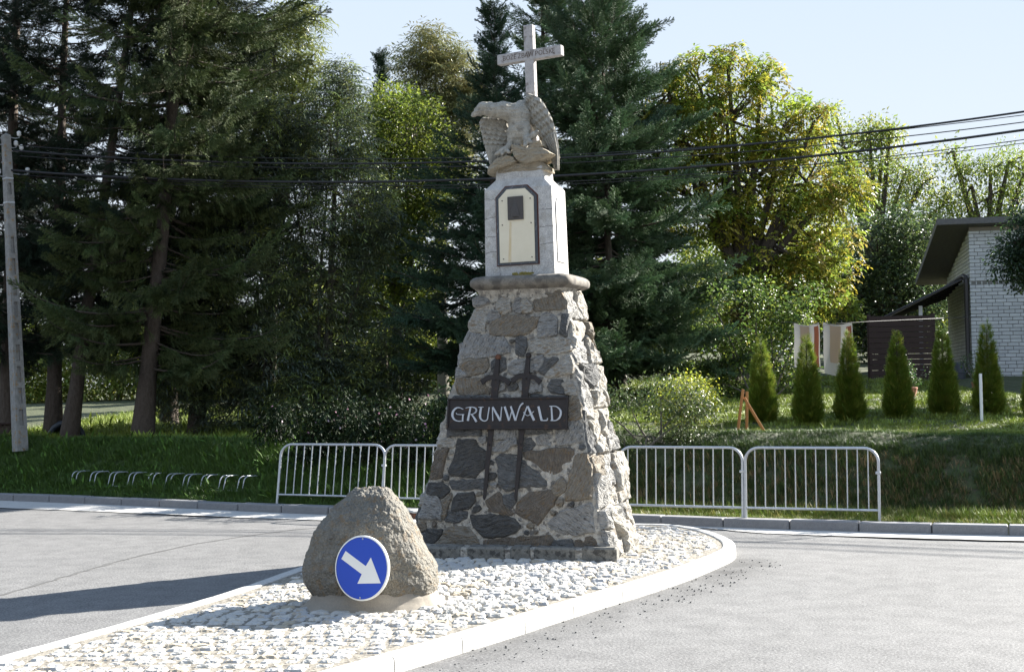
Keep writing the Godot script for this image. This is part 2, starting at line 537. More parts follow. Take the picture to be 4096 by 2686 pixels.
	while x < 16.0:
		var L: float = lens[k2 % 3]
		var a := Vector3(x, 0, kerb_z(x) - 0.12)
		var dx := 0.9
		var b := Vector3(x + dx, 0, kerb_z(x + dx) - 0.12)
		var dir := (b - a).normalized()
		var t := Transform3D(Basis(dir, Vector3.UP, dir.cross(Vector3.UP)), a + Vector3(0, R(-0.004, 0.004), 0))
		if not (x > -1.75 and x < -1.0):
			part(kerb, "kerb_stone", shapes[k2 % 3], t)
		x += L * dir.x
		k2 += 1
	# rusty drain inlet let into the kerb
	var dr := thing("drain_inlet", "rusty iron drain inlet let into the far kerb between boulder and monument", "drain", at(-1.32, 0, kerb_z(-1.32) - 0.12, 0.42))
	var db := MB.new()
	db.cbox(Vector3(-0.42, 0.115, -0.16), Vector3(0.42, 0.155, 0.15), 0.01)
	part(dr, "lid", db.mesh(M.kerb_light))
	for sx in [-0.40, -0.02, 0.36]:
		var db2 := MB.new()
		db2.cbox(Vector3(sx, -0.02, -0.10), Vector3(sx + 0.05, 0.115, 0.13), 0.006)
		part(dr, "post", db2.mesh(M.rust))
	var db3 := MB.new()
	db3.cbox(Vector3(-0.40, -0.06, -0.16), Vector3(0.40, 0.114, -0.105), 0.006)
	part(dr, "back_plate", db3.mesh(M.rust))

const NEAR_EDGE := [[2.6, -15.9], [2.3, -15.35], [2.05, -14.85], [1.8, -14.4], [1.55, -13.95], [1.3, -13.5], [1.05, -13.1], [0.8, -12.75], [0.5, -12.25], [0.2, -11.8], [-0.1, -11.3], [-0.4, -10.8], [-0.7, -10.3]]
const ISLE := [[2.76, -16.7], [2.66, -16.2], [2.45, -15.7], [1.86, -14.5], [1.3, -13.55], [0.96, -13.02], [0.39, -12.1], [-0.07, -11.34], [-0.67, -10.37], [-1.3, -9.4], [-2.2, -8.1], [-3.0, -7.1], [-3.7, -6.75], [-4.3, -7.1], [-4.5, -8.2], [-4.22, -9.5], [-3.96, -10.32], [-3.69, -10.97], [-3.34, -11.98], [-3.0, -13.01], [-2.8, -13.7], [-2.61, -14.56], [-2.43, -15.3], [-2.2, -16.3], [-1.8, -17.3], [-1.1, -18.3], [-0.1, -19.05], [0.9, -19.4], [1.82, -19.4], [2.28, -19.2], [2.58, -18.7], [2.74, -17.9], [2.79, -17.2]]

func isle_y(x: float, z: float) -> float:
	return 0.13 + 0.02 * smoothstep(2.2, 0.4, Vector2(x + 0.6, (z + 14.5) * 0.5).length())

func build_island() -> void:
	var isle := Node3D.new()
	put(self, "traffic_island_paving", isle)
	isle.set_meta("kind", "structure")
	isle.set_meta("label", "traffic island of light granite setts with pale kerb stones")
	var outer := PackedVector2Array()
	for p in ISLE: outer.append(Vector2(p[0], p[1]))
	if Geometry2D.is_polygon_clockwise(outer): outer.reverse()
	# smooth the outline
	for it in 2:
		var sm := PackedVector2Array()
		for i in outer.size():
			var a := outer[i]
			var b := outer[(i + 1) % outer.size()]
			sm.append(a.lerp(b, 0.25)); sm.append(a.lerp(b, 0.75))
		outer = sm
	var inner: PackedVector2Array = Geometry2D.offset_polygon(outer, -0.17)[0]
	# bed of jointing mortar
	var bed := MB.new()
	var tri := Geometry2D.triangulate_polygon(inner)
	for i in range(0, tri.size(), 3):
		var p := []
		for k in 3: p.append(Vector3(inner[tri[i + k]].x, 0.118, inner[tri[i + k]].y))
		var nrm: Vector3 = (p[1] - p[0]).cross(p[2] - p[0])
		if nrm.y > 0: bed.tri(p[0], p[1], p[2])
		else: bed.tri(p[0], p[2], p[1])
	part(isle, "joint_bed", bed.mesh(M.joint))
	# kerb stones: walk round the outline
	var len := 0.0
	var pts := []
	for i in outer.size() + 1:
		var a := outer[i % outer.size()]
		if pts.is_empty() or a.distance_to(pts[-1]) > 0.001: pts.append(a)
	var cum := [0.0]
	for i in pts.size() - 1: cum.append(cum[-1] + pts[i].distance_to(pts[i + 1]))
	var total: float = cum[-1]
	var along := func(s: float) -> Vector2:
		s = clampf(s, 0.0, total - 0.0001)
		for i in cum.size() - 1:
			if s <= cum[i + 1]: return pts[i].lerp(pts[i + 1], (s - cum[i]) / (cum[i + 1] - cum[i]))
		return pts[-1]
	var s := 0.0
	while s < total - 0.3:
		var L := minf(R(0.85, 1.02), total - s)
		var kb := MB.new()
		var sec := []
		var n := 6
		for k in n + 1:
			var q: Vector2 = along.call(s + 0.006 + (L - 0.012) * k / n)
			var q2: Vector2 = along.call(s + 0.006 + (L - 0.012) * k / n + 0.02)
			var q1: Vector2 = along.call(s + 0.006 + (L - 0.012) * k / n - 0.02)
			var d := (q2 - q1).normalized()
			var nin := Vector2(-d.y, d.x)
			if not Geometry2D.is_point_in_polygon(q + nin * 0.05, outer): nin = -nin
			var prof := [[0.0, -0.05], [0.004, 0.10], [0.012, 0.122], [0.03, 0.131], [0.15, 0.133], [0.165, 0.125], [0.165, -0.05]]
			var row := []
			for pr in prof:
				var e: Vector2 = q + nin * pr[0]
				row.append(Vector3(e.x, pr[1] + (0.004 * nz(Vector3(e.x, pr[1], e.y), 6.0) if pr[1] > 0 else 0.0), e.y))
			sec.append(row)
		# flat-shaded faces, so the edges stay crisp
		for k in n:
			for j in 6:
				kb.quad(sec[k][j], sec[k][j + 1], sec[k + 1][j + 1], sec[k + 1][j])
		kb.fan(sec[0], (sec[0][0] + sec[0][6] + sec[0][3]) / 3.0, true)
		kb.fan(sec[n], (sec[n][0] + sec[n][6] + sec[n][3]) / 3.0)
		part(isle, "kerb_stone", kb.mesh(M.kerb_light))
		s += L
	# setts: rows across the island, a few shared shapes and four granites
	var shapes := []
	var forms := []
	for mi in 4:
		for v in 3:
			forms.append(sett_form(mi * 10 + v))
			shapes.append(forms[-1].mesh(M.setts[mi]))
	var list := []
	var z := -19.6
	while z < -6.6:
		var x := -5.0 + R(0, 0.15)
		while x < 3.0:
			var w := R(0.125, 0.205)
			var cx := x + w / 2
			var skew := 0.06 * (cx + 1.0) + 0.05 * sin(cx * 1.1) + 0.015 * sin(cx * 4.0 + z * 3.0)
			var c := Vector2(cx, z + skew)
			if Geometry2D.is_point_in_polygon(c, inner) and Geometry2D.is_point_in_polygon(c + Vector2(0.07, 0.06), inner) and Geometry2D.is_point_in_polygon(c + Vector2(-0.07, -0.06), inner) and Geometry2D.is_point_in_polygon(c + Vector2(-0.07, 0.06), inner) and Geometry2D.is_point_in_polygon(c + Vector2(0.07, -0.06), inner):
				var loc := mono_local(Vector3(c.x, 0, c.y))
				if not (absf(loc.x + 0.08) < 1.12 and absf(loc.z) < 0.78):
					var t := Transform3D(Basis(Vector3.UP, R(-0.05, 0.05)) * Basis(Vector3.RIGHT, R(-0.06, 0.04)) * Basis(Vector3.BACK, R(-0.035, 0.035)), Vector3(c.x, isle_y(c.x, c.y) + R(-0.010, 0.007), c.y))
					t.basis = t.basis * Basis.from_scale(Vector3((w - 0.016) / 0.16, 1.0, R(0.90, 0.98)))
					var pick: float = rng.randf()
					var mi := 0 if pick < 0.34 else (1 if pick < 0.72 else (3 if pick < 0.9 else 2))
					list.append([t, mi * 3 + rng.randi() % 3])
			x += w
		z += 0.162
	# those nearest the camera and in view are parts, the others one mass per shape
	var seen := []
	var rest := []
	for e in list:
		var p: Vector3 = e[0].origin
		var in_view := absf(p.x / -p.z) < 0.385 and p.z < -9.75
		if in_view: seen.append(e)
		else: rest.append(e)
	seen.sort_custom(func(a, b): return a[0].origin.z > b[0].origin.z)
	for i in seen.size():
		if i < 300: part(isle, "sett", shapes[seen[i][1]], seen[i][0])
		else: rest.append(seen[i])
	# weed in the kerb joint and crumbs of asphalt along it
	var pb := MB.new()
	for i in 220:
		var e: Array = NEAR_EDGE[rng.randi() % NEAR_EDGE.size()]
		var p := Vector3(e[0] + R(-0.15, 0.35) + absf(R(-0.3, 0.3)), 0.0, e[1] + R(-0.2, 0.5))
		if Geometry2D.is_point_in_polygon(Vector2(p.x, p.z), outer): continue
		var r := R(0.003, 0.009)
		pb.cbox(p + Vector3(-r, -0.01, -r), p + Vector3(r, r * 1.2, r * 0.8), r * 0.5, Transform3D.IDENTITY)
	var crumbs := part(self, "asphalt_crumbs", pb.mesh(M.crackfill))
	crumbs.set_meta("kind", "stuff")
	tag(crumbs, "dark crumbs of asphalt lying along the island's near kerb", "gravel")
	var field := ArrayMesh.new()
	for mi in 4:
		var fm := MB.new()
		for e in rest:
			if e[1] / 3 == mi: fm.append(forms[e[1]], e[0])
		fm.mesh(M.setts[mi], false, field)
	part(isle, "sett_field", field).set_meta("kind", "stuff")

# a split granite sett, 0.16 x 0.16, top at y = 0
func sett_form(seed_: int) -> MB:
	var mb := MB.new()
	var n := 6
	var rows := []
	for j in n + 1:
		var row := []
		for i in n + 1:
			var u := i / float(n) * 2.0 - 1.0
			var w := j / float(n) * 2.0 - 1.0
			var e := maxf(absf(u), absf(w))
			var q := Vector3(u * 0.08, 0, w * 0.078)
			var jit := Vector3(nz(Vector3(u, seed_ * 3.1, w), 1.3) * 0.02, 0, nz(Vector3(u, seed_ * 3.1 + 50, w), 1.3) * 0.02) * e
			var y := nz(Vector3(u, seed_ * 7.7, w), 1.1) * 0.013 - (0.018 * pow(e, 10.0)) - (0.008 if (absf(u) > 0.9 and absf(w) > 0.9) else 0.0)
			row.append(q + jit + Vector3(0, y, 0))
		rows.append(row)
	var ring := []
	for i in n: ring.append(rows[0][i])
	for j in n: ring.append(rows[j][n])
	for i in n: ring.append(rows[n][n - i])
	for j in n: ring.append(rows[n - j][0])
	for j in n:
		for i in n:
			mb.quad(rows[j][i], rows[j + 1][i], rows[j + 1][i + 1], rows[j][i + 1])
	for i in ring.size():
		var a: Vector3 = ring[i]
		var b: Vector3 = ring[(i + 1) % ring.size()]
		mb.quad(a, b, Vector3(b.x, -0.1, b.z), Vector3(a.x, -0.1, a.z))
	return mb

# ---------- the monument ----------
const MC := Vector3(0.222, 0, -16.546)
const MTH := 0.3316   # turned 19 degrees
const MK := 0.68
# height, half width, sideways shift of the stone base
const PROF := [[0.0, 1.22, -0.06], [0.235, 1.176, -0.06], [0.613, 1.101, -0.075], [0.986, 1.025, -0.05], [1.418, 0.93, -0.055], [1.819, 0.853, -0.035], [2.293, 0.75, -0.028], [2.695, 0.656, -0.015], [3.234, 0.53, 0.015], [3.40, 0.505, 0.02]]
# outlines of the stones on the front: pairs of (share of half width, height)
const FRONT := [
[-0.49,3.25,-0.378,3.271,-0.156,3.257,-0.189,3.225,-0.389,3.216],
[0.343,3.247,0.625,3.293,0.978,3.273,0.918,3.223,0.518,3.205,0.356,3.201],
[-1.113,3.204,-1.056,3.216,-0.789,3.198,-0.718,3.158,-0.945,3.117,-1.053,3.132],
[-0.532,3.161,-0.431,3.191,-0.232,3.2,-0.194,3.051,-0.321,3.002,-0.452,3.043],
[-0.116,3.185,0.008,3.189,0.033,3.034,-0.108,3.037],
[0.046,3.156,0.146,3.18,0.262,3.094,0.277,3.036,0.091,3.033],
[0.332,3.17,0.541,3.185,0.979,3.221,1.019,3.143,1.01,3.067,0.647,3.042,0.346,3.041],
[-0.697,3.009,-0.595,3.046,-0.442,3.017,-0.396,2.946,-0.567,2.917,-0.663,2.931],
[-1.013,3.067,-0.8,3.075,-0.698,2.932,-0.674,2.796,-0.969,2.821,-1.035,2.861,-1.048,2.964],
[-0.356,2.964,-0.296,2.995,-0.016,2.977,0.437,2.943,0.35,2.849,0.204,2.775,-0.032,2.741,-0.215,2.763,-0.537,2.775,-0.576,2.853,-0.542,2.91,-0.371,2.939],
[0.505,2.974,0.587,3.004,0.732,2.989,0.81,2.917,0.761,2.739,0.596,2.717,0.423,2.72,0.435,2.847],
[0.932,2.978,1.046,2.989,0.971,2.723,0.865,2.75],
[-1.003,2.802,-0.635,2.751,-0.247,2.719,-0.122,2.589,-0.115,2.538,-0.551,2.493,-0.977,2.487,-1.036,2.552,-1.025,2.68],
[0.003,2.714,0.178,2.705,0.193,2.584,0.139,2.496,0.022,2.523],
[0.251,2.659,0.351,2.683,0.615,2.697,0.994,2.691,0.99,2.558,0.859,2.522,0.594,2.514,0.272,2.538],
[-0.986,2.398,-0.919,2.441,-0.502,2.454,-0.459,2.365,-0.517,2.302,-0.796,2.261,-0.918,2.345],
[-1.021,2.347,-0.985,2.372,-0.825,2.267,-0.978,2.263],
[-0.419,2.428,-0.352,2.465,-0.199,2.463,-0.164,2.36,-0.245,2.298,-0.389,2.3],
[-0.12,2.373,-0.043,2.422,0.216,2.469,0.478,2.478,0.493,2.414,0.398,2.315,0.185,2.273,-0.045,2.276,-0.102,2.309],
[0.423,2.289,0.55,2.439,0.763,2.454,0.633,2.368,0.483,2.27],
[0.499,2.25,0.631,2.343,0.845,2.447,0.962,2.483,1.008,2.369,0.991,2.294,0.741,2.254,0.566,2.231],
[-0.971,2.167,-0.964,2.224,-0.662,2.234,-0.389,2.198,-0.356,2.109,-0.397,2.053,-0.715,2.037,-0.909,2.058],
[-0.238,2.184,-0.148,2.158,-0.15,2.094,-0.248,2.07],
[-0.116,2.182,-0.022,2.194,0.051,2.13,0.019,2.093,-0.082,2.087],
[0.1,2.18,0.255,2.203,0.44,2.151,0.444,2.075,0.286,2.046,0.111,2.092],
[0.555,2.124,0.612,2.186,0.775,2.197,0.79,2.034,0.582,2.061],
[0.792,2.147,0.913,2.17,0.96,2.12,0.964,2.02,0.82,2.022],
[0.859,1.972,0.961,2.008,0.998,1.884,0.993,1.773,0.912,1.724,0.81,1.737],
[0.806,1.7,0.955,1.711,0.99,1.65,0.979,1.509,0.881,1.454,0.657,1.442,0.632,1.503,0.652,1.589],
[-0.946,2.014,-0.34,2.008,-0.313,1.831,-0.911,1.822],
[-0.292,2.02,0.22,2.015,0.22,1.84,-0.282,1.831],
[0.269,2.015,0.832,1.997,0.805,1.836,0.267,1.839],
[-0.967,1.797,-0.402,1.794,-0.377,1.655,-0.97,1.658],
[-0.373,1.806,0.205,1.815,0.211,1.653,-0.331,1.655],
[0.236,1.815,0.779,1.811,0.765,1.651,0.241,1.653],
[-0.934,1.616,-0.46,1.614,-0.428,1.564,-0.658,1.552,-0.914,1.546],
[-0.249,1.613,0.095,1.612,0.085,1.537,-0.058,1.5,-0.231,1.488],
[0.198,1.612,0.565,1.611,0.375,1.574,0.201,1.556],
[-1.004,1.47,-0.944,1.495,-0.809,1.495,-0.775,1.419,-0.935,1.413,-0.993,1.432],
[-0.733,1.489,-0.496,1.488,-0.423,1.407,-0.3,1.332,-0.325,1.17,-0.434,1.057,-0.54,1.05,-0.747,1.08,-0.782,1.117,-0.74,1.256,-0.737,1.381],
[-0.231,1.357,-0.154,1.45,0.086,1.525,0.091,1.444,-0.076,1.357],
[0.146,1.494,0.275,1.506,0.326,1.444,0.261,1.364,0.163,1.357],
[0.361,1.506,0.462,1.555,0.577,1.543,0.545,1.432,0.376,1.426],
[0.177,1.333,0.413,1.358,0.583,1.389,0.814,1.371,0.819,1.322,0.688,1.163,0.484,1.076,0.399,1.161,0.311,1.247,0.203,1.283],
[-0.182,1.27,-0.102,1.32,0.066,1.308,0.203,1.259,0.307,1.173,0.44,1.003,0.438,0.954,0.161,0.939,-0.026,0.9,-0.123,0.973,-0.135,1.171],
[-0.994,1.356,-0.873,1.4,-0.851,1.369,-0.876,1.23,-0.861,1.041,-0.998,1.021,-1.001,1.166],
[0.837,1.31,0.995,1.328,1.021,1.201,0.965,0.827,0.838,0.807,0.681,0.793,0.715,0.981,0.741,1.078,0.795,1.176],
[-0.746,1.005,-0.481,1.013,-0.31,1.021,-0.26,0.935,-0.296,0.916,-0.697,0.911],
[-0.996,0.965,-0.843,0.966,-0.719,0.892,-0.787,0.804,-0.982,0.852],
[-0.975,0.826,-0.835,0.791,-0.751,0.629,-0.762,0.542,-1.003,0.55,-0.991,0.663],
[-0.762,0.754,-0.697,0.855,-0.69,0.718,-0.71,0.568,-0.725,0.543],
[-0.644,0.793,-0.604,0.844,-0.416,0.865,-0.393,0.772,-0.446,0.684,-0.639,0.656],
[-0.262,0.774,-0.124,0.874,-0.084,0.85,-0.044,0.715,0.072,0.632,-0.047,0.617,-0.199,0.676],
[-0.043,0.826,0.053,0.864,0.094,0.828,0.076,0.73,0.031,0.692,-0.024,0.753],
[0.113,0.73,0.181,0.817,0.253,0.866,0.488,0.894,0.561,0.822,0.523,0.736,0.362,0.516,0.238,0.574,0.106,0.657],
[0.526,0.955,0.648,1.053,0.677,0.981,0.661,0.883,0.58,0.834,0.519,0.906],
[-0.67,0.631,-0.539,0.652,-0.462,0.634,-0.466,0.56,-0.535,0.522,-0.681,0.531],
[-0.407,0.586,-0.251,0.607,-0.058,0.599,0.084,0.553,0.14,0.475,0.069,0.4,-0.16,0.346,-0.253,0.356,-0.364,0.476],
[0.454,0.518,0.616,0.653,0.783,0.704,0.952,0.749,0.96,0.576,0.939,0.433,0.746,0.405,0.613,0.413,0.461,0.47],
[-0.669,0.432,-0.494,0.467,-0.421,0.438,-0.295,0.269,-0.315,0.22,-0.536,0.17,-0.732,0.183,-0.787,0.243,-0.7,0.345],
[-0.904,0.402,-0.727,0.418,-0.711,0.382,-0.8,0.255,-0.875,0.29],
[-0.239,0.295,-0,0.338,0.453,0.373,0.493,0.327,0.44,0.229,0.22,0.193,-0.156,0.194,-0.258,0.221],
[0.498,0.327,0.693,0.344,0.699,0.261,0.697,0.201,0.567,0.179,0.488,0.219],
[0.725,0.333,0.895,0.373,0.994,0.257,0.996,0.204,0.717,0.178],
[-1.004,0.487,-0.933,0.501,-0.908,0.427,-0.964,0.4],
[-1.003,0.349,-0.912,0.377,-0.808,0.23,-0.747,0.133,-0.942,0.139]]

func mono() -> Transform3D:
	return Transform3D(Basis(Vector3.UP, -MTH), MC)

func mono_local(p: Vector3) -> Vector3:
	return mono().affine_inverse() * p

func prof(h: float) -> Vector2:
	for i in PROF.size() - 1:
		if h <= PROF[i + 1][0] or i == PROF.size() - 2:
			var t: float = (h - PROF[i][0]) / (PROF[i + 1][0] - PROF[i][0])
			return Vector2(lerpf(PROF[i][1], PROF[i + 1][1], t), lerpf(PROF[i][2], PROF[i + 1][2], t))
	return Vector2.ZERO

# point on side k (0 front, 1 right, 2 back, 3 left) of the stone base, s from -1 to 1, pushed out by d
func onbase(k: int, s: float, h: float, d: float) -> Vector3:
	var w := prof(h)
	var lean := 0.2
	match k:
		0: return Vector3(w.y + s * w.x, h + d * lean, MK * w.x + d)
		1: return Vector3(w.y + w.x + d, h + d * lean, -s * MK * w.x)
		2: return Vector3(w.y - s * w.x, h + d * lean, -MK * w.x - d)
	return Vector3(w.y - w.x - d, h + d * lean, s * MK * w.x)

func resample(poly: Array, step: float) -> Array:
	var out := []
	for i in poly.size():
		var a: Vector2 = poly[i]
		var b: Vector2 = poly[(i + 1) % poly.size()]
		var n := maxi(1, int(round(a.distance_to(b) / step)))
		for k in n: out.append(a.lerp(b, k / float(n)))
	return out

# a rough stone on one side of the base; poly in (metres across, height)
func stone(parent: Node, side: int, poly: Array, thick: float, m: Material, seed_: float, layer_turn: float) -> void:
	var ring := resample(poly, 0.055)
	var c := Vector2.ZERO
	for p in ring: c += p
	c /= ring.size()
	var size := 0.0
	for p in ring: size = maxf(size, p.distance_to(c))
	var mb := MB.new()
	var tilt := Vector2(nz(Vector3(seed_, 1, 1), 9.0), nz(Vector3(seed_, 2, 1), 9.0)) * (0.16 if side == 0 else 0.3)
	var rings := []
	var spec := [[1.03, -0.03], [1.0, 0.35], [0.965, 0.8], [0.88, 1.0], [0.66, 1.06], [0.36, 1.08]]
	var inv := mono_frame(side, c, layer_turn)
	var back := inv.affine_inverse()
	for sp in spec:
		var r := []
		for p in ring:
			var q: Vector2 = c + (p - c) * float(sp[0])
			q += Vector2(nz(Vector3(p.x, seed_, p.y), 7.0), nz(Vector3(p.x, seed_ + 40.0, p.y), 7.0)) * 0.026
			var d: float = thick * sp[1]
			if sp[1] > 0.3:
				d += (tilt.x * (q.x - c.x) + tilt.y * (q.y - c.y)) * minf(1.0, sp[1])
				d += nz(Vector3(q.x, seed_, q.y), 5.0) * (0.03 if side == 0 else 0.055) + nz(Vector3(q.x, seed_ + 9.0, q.y), 16.0) * 0.014
				d = maxf(d, 0.006)
			r.append(back * face_point(side, q, d))
		rings.append(r)
	for j in rings.size() - 1:
		for i in ring.size():
			var i2 := (i + 1) % ring.size()
			mb.quad(rings[j][i], rings[j][i2], rings[j + 1][i2], rings[j + 1][i])
	mb.fan(rings[-1], back * face_point(side, c, thick * 1.1 + nz(Vector3(c.x, seed_, c.y), 5.0) * 0.02))
	part(parent, "stone", mb.mesh(m), inv)

func face_point(side: int, q: Vector2, d: float) -> Vector3:
	var w := prof(q.y).x * (1.0 if side % 2 == 0 else MK)
	return onbase(side, q.x / w, q.y, d)

func mono_frame(side: int, c: Vector2, turn: float) -> Transform3D:
	var o := face_point(side, c, 0.0)
	var b := Basis(Vector3.UP, [0.0, PI / 2, PI, -PI / 2][side]) * Basis(Vector3.BACK, turn)
	return Transform3D(b, o)

# irregular cells over a rectangle
func cells(x0: float, x1: float, y0: float, y1: float, cw: float, chh: float) -> Array:
	var sites := []
	var ny := maxi(1, int(round((y1 - y0) / chh)))
	for j in ny:
		var nx := maxi(1, int(round((x1 - x0) / cw)))
		for i in nx:
			sites.append(Vector2(lerpf(x0, x1, (i + 0.5 + R(-0.32, 0.32) + 0.25 * (j % 2)) / nx), lerpf(y0, y1, (j + 0.5 + R(-0.28, 0.28)) / ny)))
	var out := []
	for a in sites.size():
		var poly := [Vector2(x0, y0), Vector2(x1, y0), Vector2(x1, y1), Vector2(x0, y1)]
		for b in sites.size():
			if a == b or sites[a].distance_to(sites[b]) > 3.0 * maxf(cw, chh): continue
			var mid: Vector2 = (sites[a] + sites[b]) / 2
			var n: Vector2 = (sites[b] - sites[a]).normalized()
			var np := []
			for i in poly.size():
				var p: Vector2 = poly[i]
				var q: Vector2 = poly[(i + 1) % poly.size()]
				var dp := (p - mid).dot(n)
				var dq := (q - mid).dot(n)
				if dp <= 0: np.append(p)
				if dp * dq < 0: np.append(p.lerp(q, dp / (dp - dq)))
			poly = np
			if poly.size() < 3: break
		if poly.size() >= 3: out.append(poly)
	return out

func inset(poly: Array, g: float) -> Array:
	var pk := PackedVector2Array(poly)
	if Geometry2D.is_polygon_clockwise(pk): pk.reverse()
	var r := Geometry2D.offset_polygon(pk, -g)
	return Array(r[0]) if r.size() and r[0].size() >= 3 else []

func build_monument() -> void:
	var mon := thing("stone_monument", "tall tapering monument of rough grey stones carrying a white pedestal, on the traffic island", "monument", mono())
	# mortar core
	var core := MB.new()
	var rows := []
	var nh := 90
	for j in nh + 1:
		var h := -0.05 + 3.32 * j / nh
		var row := []
		for k in 4:
			for i in 22:
				var s := i / 22.0 * 2.0 - 1.0
				var p := onbase(k, s, maxf(h, 0.0), 0.0)
				p.y = h
				var out := Vector3(p.x, 0, p.z).normalized()
				row.append(p + out * (0.012 + 0.022 * nz(p, 5.0) + 0.010 * nz(p, 17.0)))
		rows.append(row)
	core.sheet(rows, true)
	core.fan(rows[-1], Vector3(0, 3.35, 0))
	var body := part(mon, "mortar_core", core.mesh(M.mortar))
	# stones of the front, as they lie
	var k := 0
	var polys := []
	for f in FRONT:
		var poly := []
		for i in range(0, f.size(), 2):
			poly.append(Vector2(f[i] * prof(f[i + 1]).x, f[i + 1]))
		var grown := Geometry2D.offset_polygon(PackedVector2Array(cw(poly)), 0.016, Geometry2D.JOIN_ROUND)
		polys.append(grown[0])
	# chips and small stones wedged into the gaps between them
	var found := 0
	for attempt in 2600:
		var h := R(0.16, 3.2)
		var p := Vector2(R(-0.97, 0.97) * prof(h).x, h)
		var rad := 0.16
		for q in polys:
			if Geometry2D.is_point_in_polygon(p, q): rad = 0.0
			if rad < 0.034: break
			for i in q.size():
				rad = minf(rad, p.distance_to(Geometry2D.get_closest_point_to_segment(p, q[i], q[(i + 1) % q.size()])))
		if rad < (0.075 if attempt < 900 else 0.036): continue
		var chip := PackedVector2Array()
		var n := 7
		var sx := R(0.9, 1.5)
		for i in n:
			var an := TAU * i / n
			chip.append(p + Vector2(cos(an) * sx, sin(an)) * (rad - 0.008) * R(0.75, 1.05))
		polys.append(chip)
		found += 1
	for f in polys:
		var hh: float = f[0].y
		var pick := rng.randf()
		var mi := 0
		if hh < 1.3: mi = [4, 3, 2, 5, 0, 3, 5, 4, 2][k % 9]
		elif hh > 2.9: mi = [1, 3, 0, 1, 0][k % 5]
		else: mi = [0, 2, 1, 3, 0, 2][k % 6]
		stone(body, 0, cw(Array(f)), R(0.022, 0.05), M.stones[mi], k * 1.37, R(-0.7, 0.7) if pick < 0.7 else R(-1.5, 1.5))
		k += 1
	# the other three sides, in lighter stones: right-hand sunlight put into the colour
	for side in [1, 2, 3]:
		var hz := 0.06
		while hz < 3.2:
			var bh := 0.62 if hz < 1.0 else 0.54
			var top := minf(hz + bh, 3.3)
			var wd := (prof((hz + top) / 2).x) * (1.0 if side == 2 else MK)
			for poly in cells(-wd, wd, hz, top, 0.40 if side == 2 else 0.44, 0.31):
				var ins := inset(poly, 0.008)
				if ins.is_empty(): continue
				var rel := prof((hz + top) / 2).x * (1.0 if side == 2 else MK)
				var sc := []
				for p in ins: sc.append(Vector2(p.x / rel * prof(p.y).x * (1.0 if side == 2 else MK), p.y))
				stone(body, side, cw(sc), R(0.015, 0.10) if side == 1 else R(0.02, 0.05), M.stones[[1, 0, 1, 1, 3, 0, 1, 2][k % 8]], k * 1.37, R(-1.2, 1.2))
				k += 1
			hz = top
	# plinth of squared blocks along the front
	var bl := [-1.62, -1.12, -1.07, -0.62, -0.56, -0.10, -0.05, 0.20, 0.23, 0.72, 0.78, 1.20]
	var pt := Transform3D(Basis(Vector3.UP, 0.135), Vector3(0.0, 0, 0.18))
	for i in range(0, bl.size(), 2):
		var pb := MB.new()
		pb.cbox(Vector3(bl[i], -0.02, 0.62), Vector3(bl[i + 1] - 0.012, 0.275 + R(-0.008, 0.008), 0.905 + R(-0.012, 0.012)), 0.022)
		part(mon, "plinth_block", pb.mesh(M.plinth), pt)
	var pm := MB.new()
	pm.cbox(Vector3(-1.60, -0.02, 0.3), Vector3(1.17, 0.262, 0.885), 0.02, pt)
	part(mon, "plinth_bed", pm.mesh(M.mortar))
	# neck of mortar and small stones under the cap
	var nk := MB.new()
	rows = []
	for j in 9:
		var t := j / 8.0
		var h := 3.16 + 0.18 * t
		var hw := lerpf(0.535, 0.60, t * t)
		var row := []
		for q in 48:
			row.append(rrect(hw, hw * 0.74, 0.08, q / 48.0, h) * Vector3(1, 1, 1) + Vector3(0, 0, 0))
		for q in 48:
			var p: Vector3 = row[q]
			row[q] = p + Vector3(p.x, 0, p.z).normalized() * (0.02 * nz(p, 6.0) + 0.012 * nz(p, 18.0))
		rows.append(row)
	nk.sheet(rows, true, true)
	part(mon, "neck", nk.mesh(M.mortar))
	# cap: bullnosed slabs butted together
	var cap := Node3D.new()
	put(mon, "cap", cap)
	var cuts := [[-0.70, 0.05], [0.062, 0.70]]
	for ci in 2:
		var cb := MB.new()
		rows = []
		var prfl := [[-0.16, 3.285], [-0.035, 3.335], [-0.008, 3.36], [0.0, 3.395], [-0.006, 3.43], [-0.028, 3.457], [-0.07, 3.475], [-0.3, 3.488]]
		for pr in prfl:
			var row := []
			for q in 96:
				var p := rrect(0.672 + pr[0], 0.53 + pr[0], 0.15, q / 96.0, pr[1])
				p.x = clampf(p.x, cuts[ci][0], cuts[ci][1])
				var e := nz(p, 5.0) * 0.008 + nz(p, 22.0) * 0.003
				row.append(p + Vector3(0, e, e))
			rows.append(row)
		cb.sheet(rows, true, true)
		cb.fan(rows[-1], Vector3((cuts[ci][0] + cuts[ci][1]) / 2, 3.488, 0), true)
		cb.fan(rows[0], Vector3((cuts[ci][0] + cuts[ci][1]) / 2, 3.285, 0))
		part(cap, "cap_slab", cb.mesh(M.capstone), Transform3D(Basis(Vector3.BACK, 0.004 * (ci * 2 - 1)), Vector3(0.02, 0.0, 0)))
	# pedestal block with sloping shoulders
	var ped := Node3D.new()
	ped.transform = Transform3D(Basis(Vector3.UP, -0.02) * Basis(Vector3.BACK, 0.014), Vector3(-0.02, 3.485, 0.0))
	put(mon, "pedestal", ped)
	var pb2 := MB.new()
	var lv := [[0.0, 0.452, 0.29], [1.08, 0.437, 0.28], [1.21, 0.312, 0.205], [1.345, 0.305, 0.20]]
	var sec := []
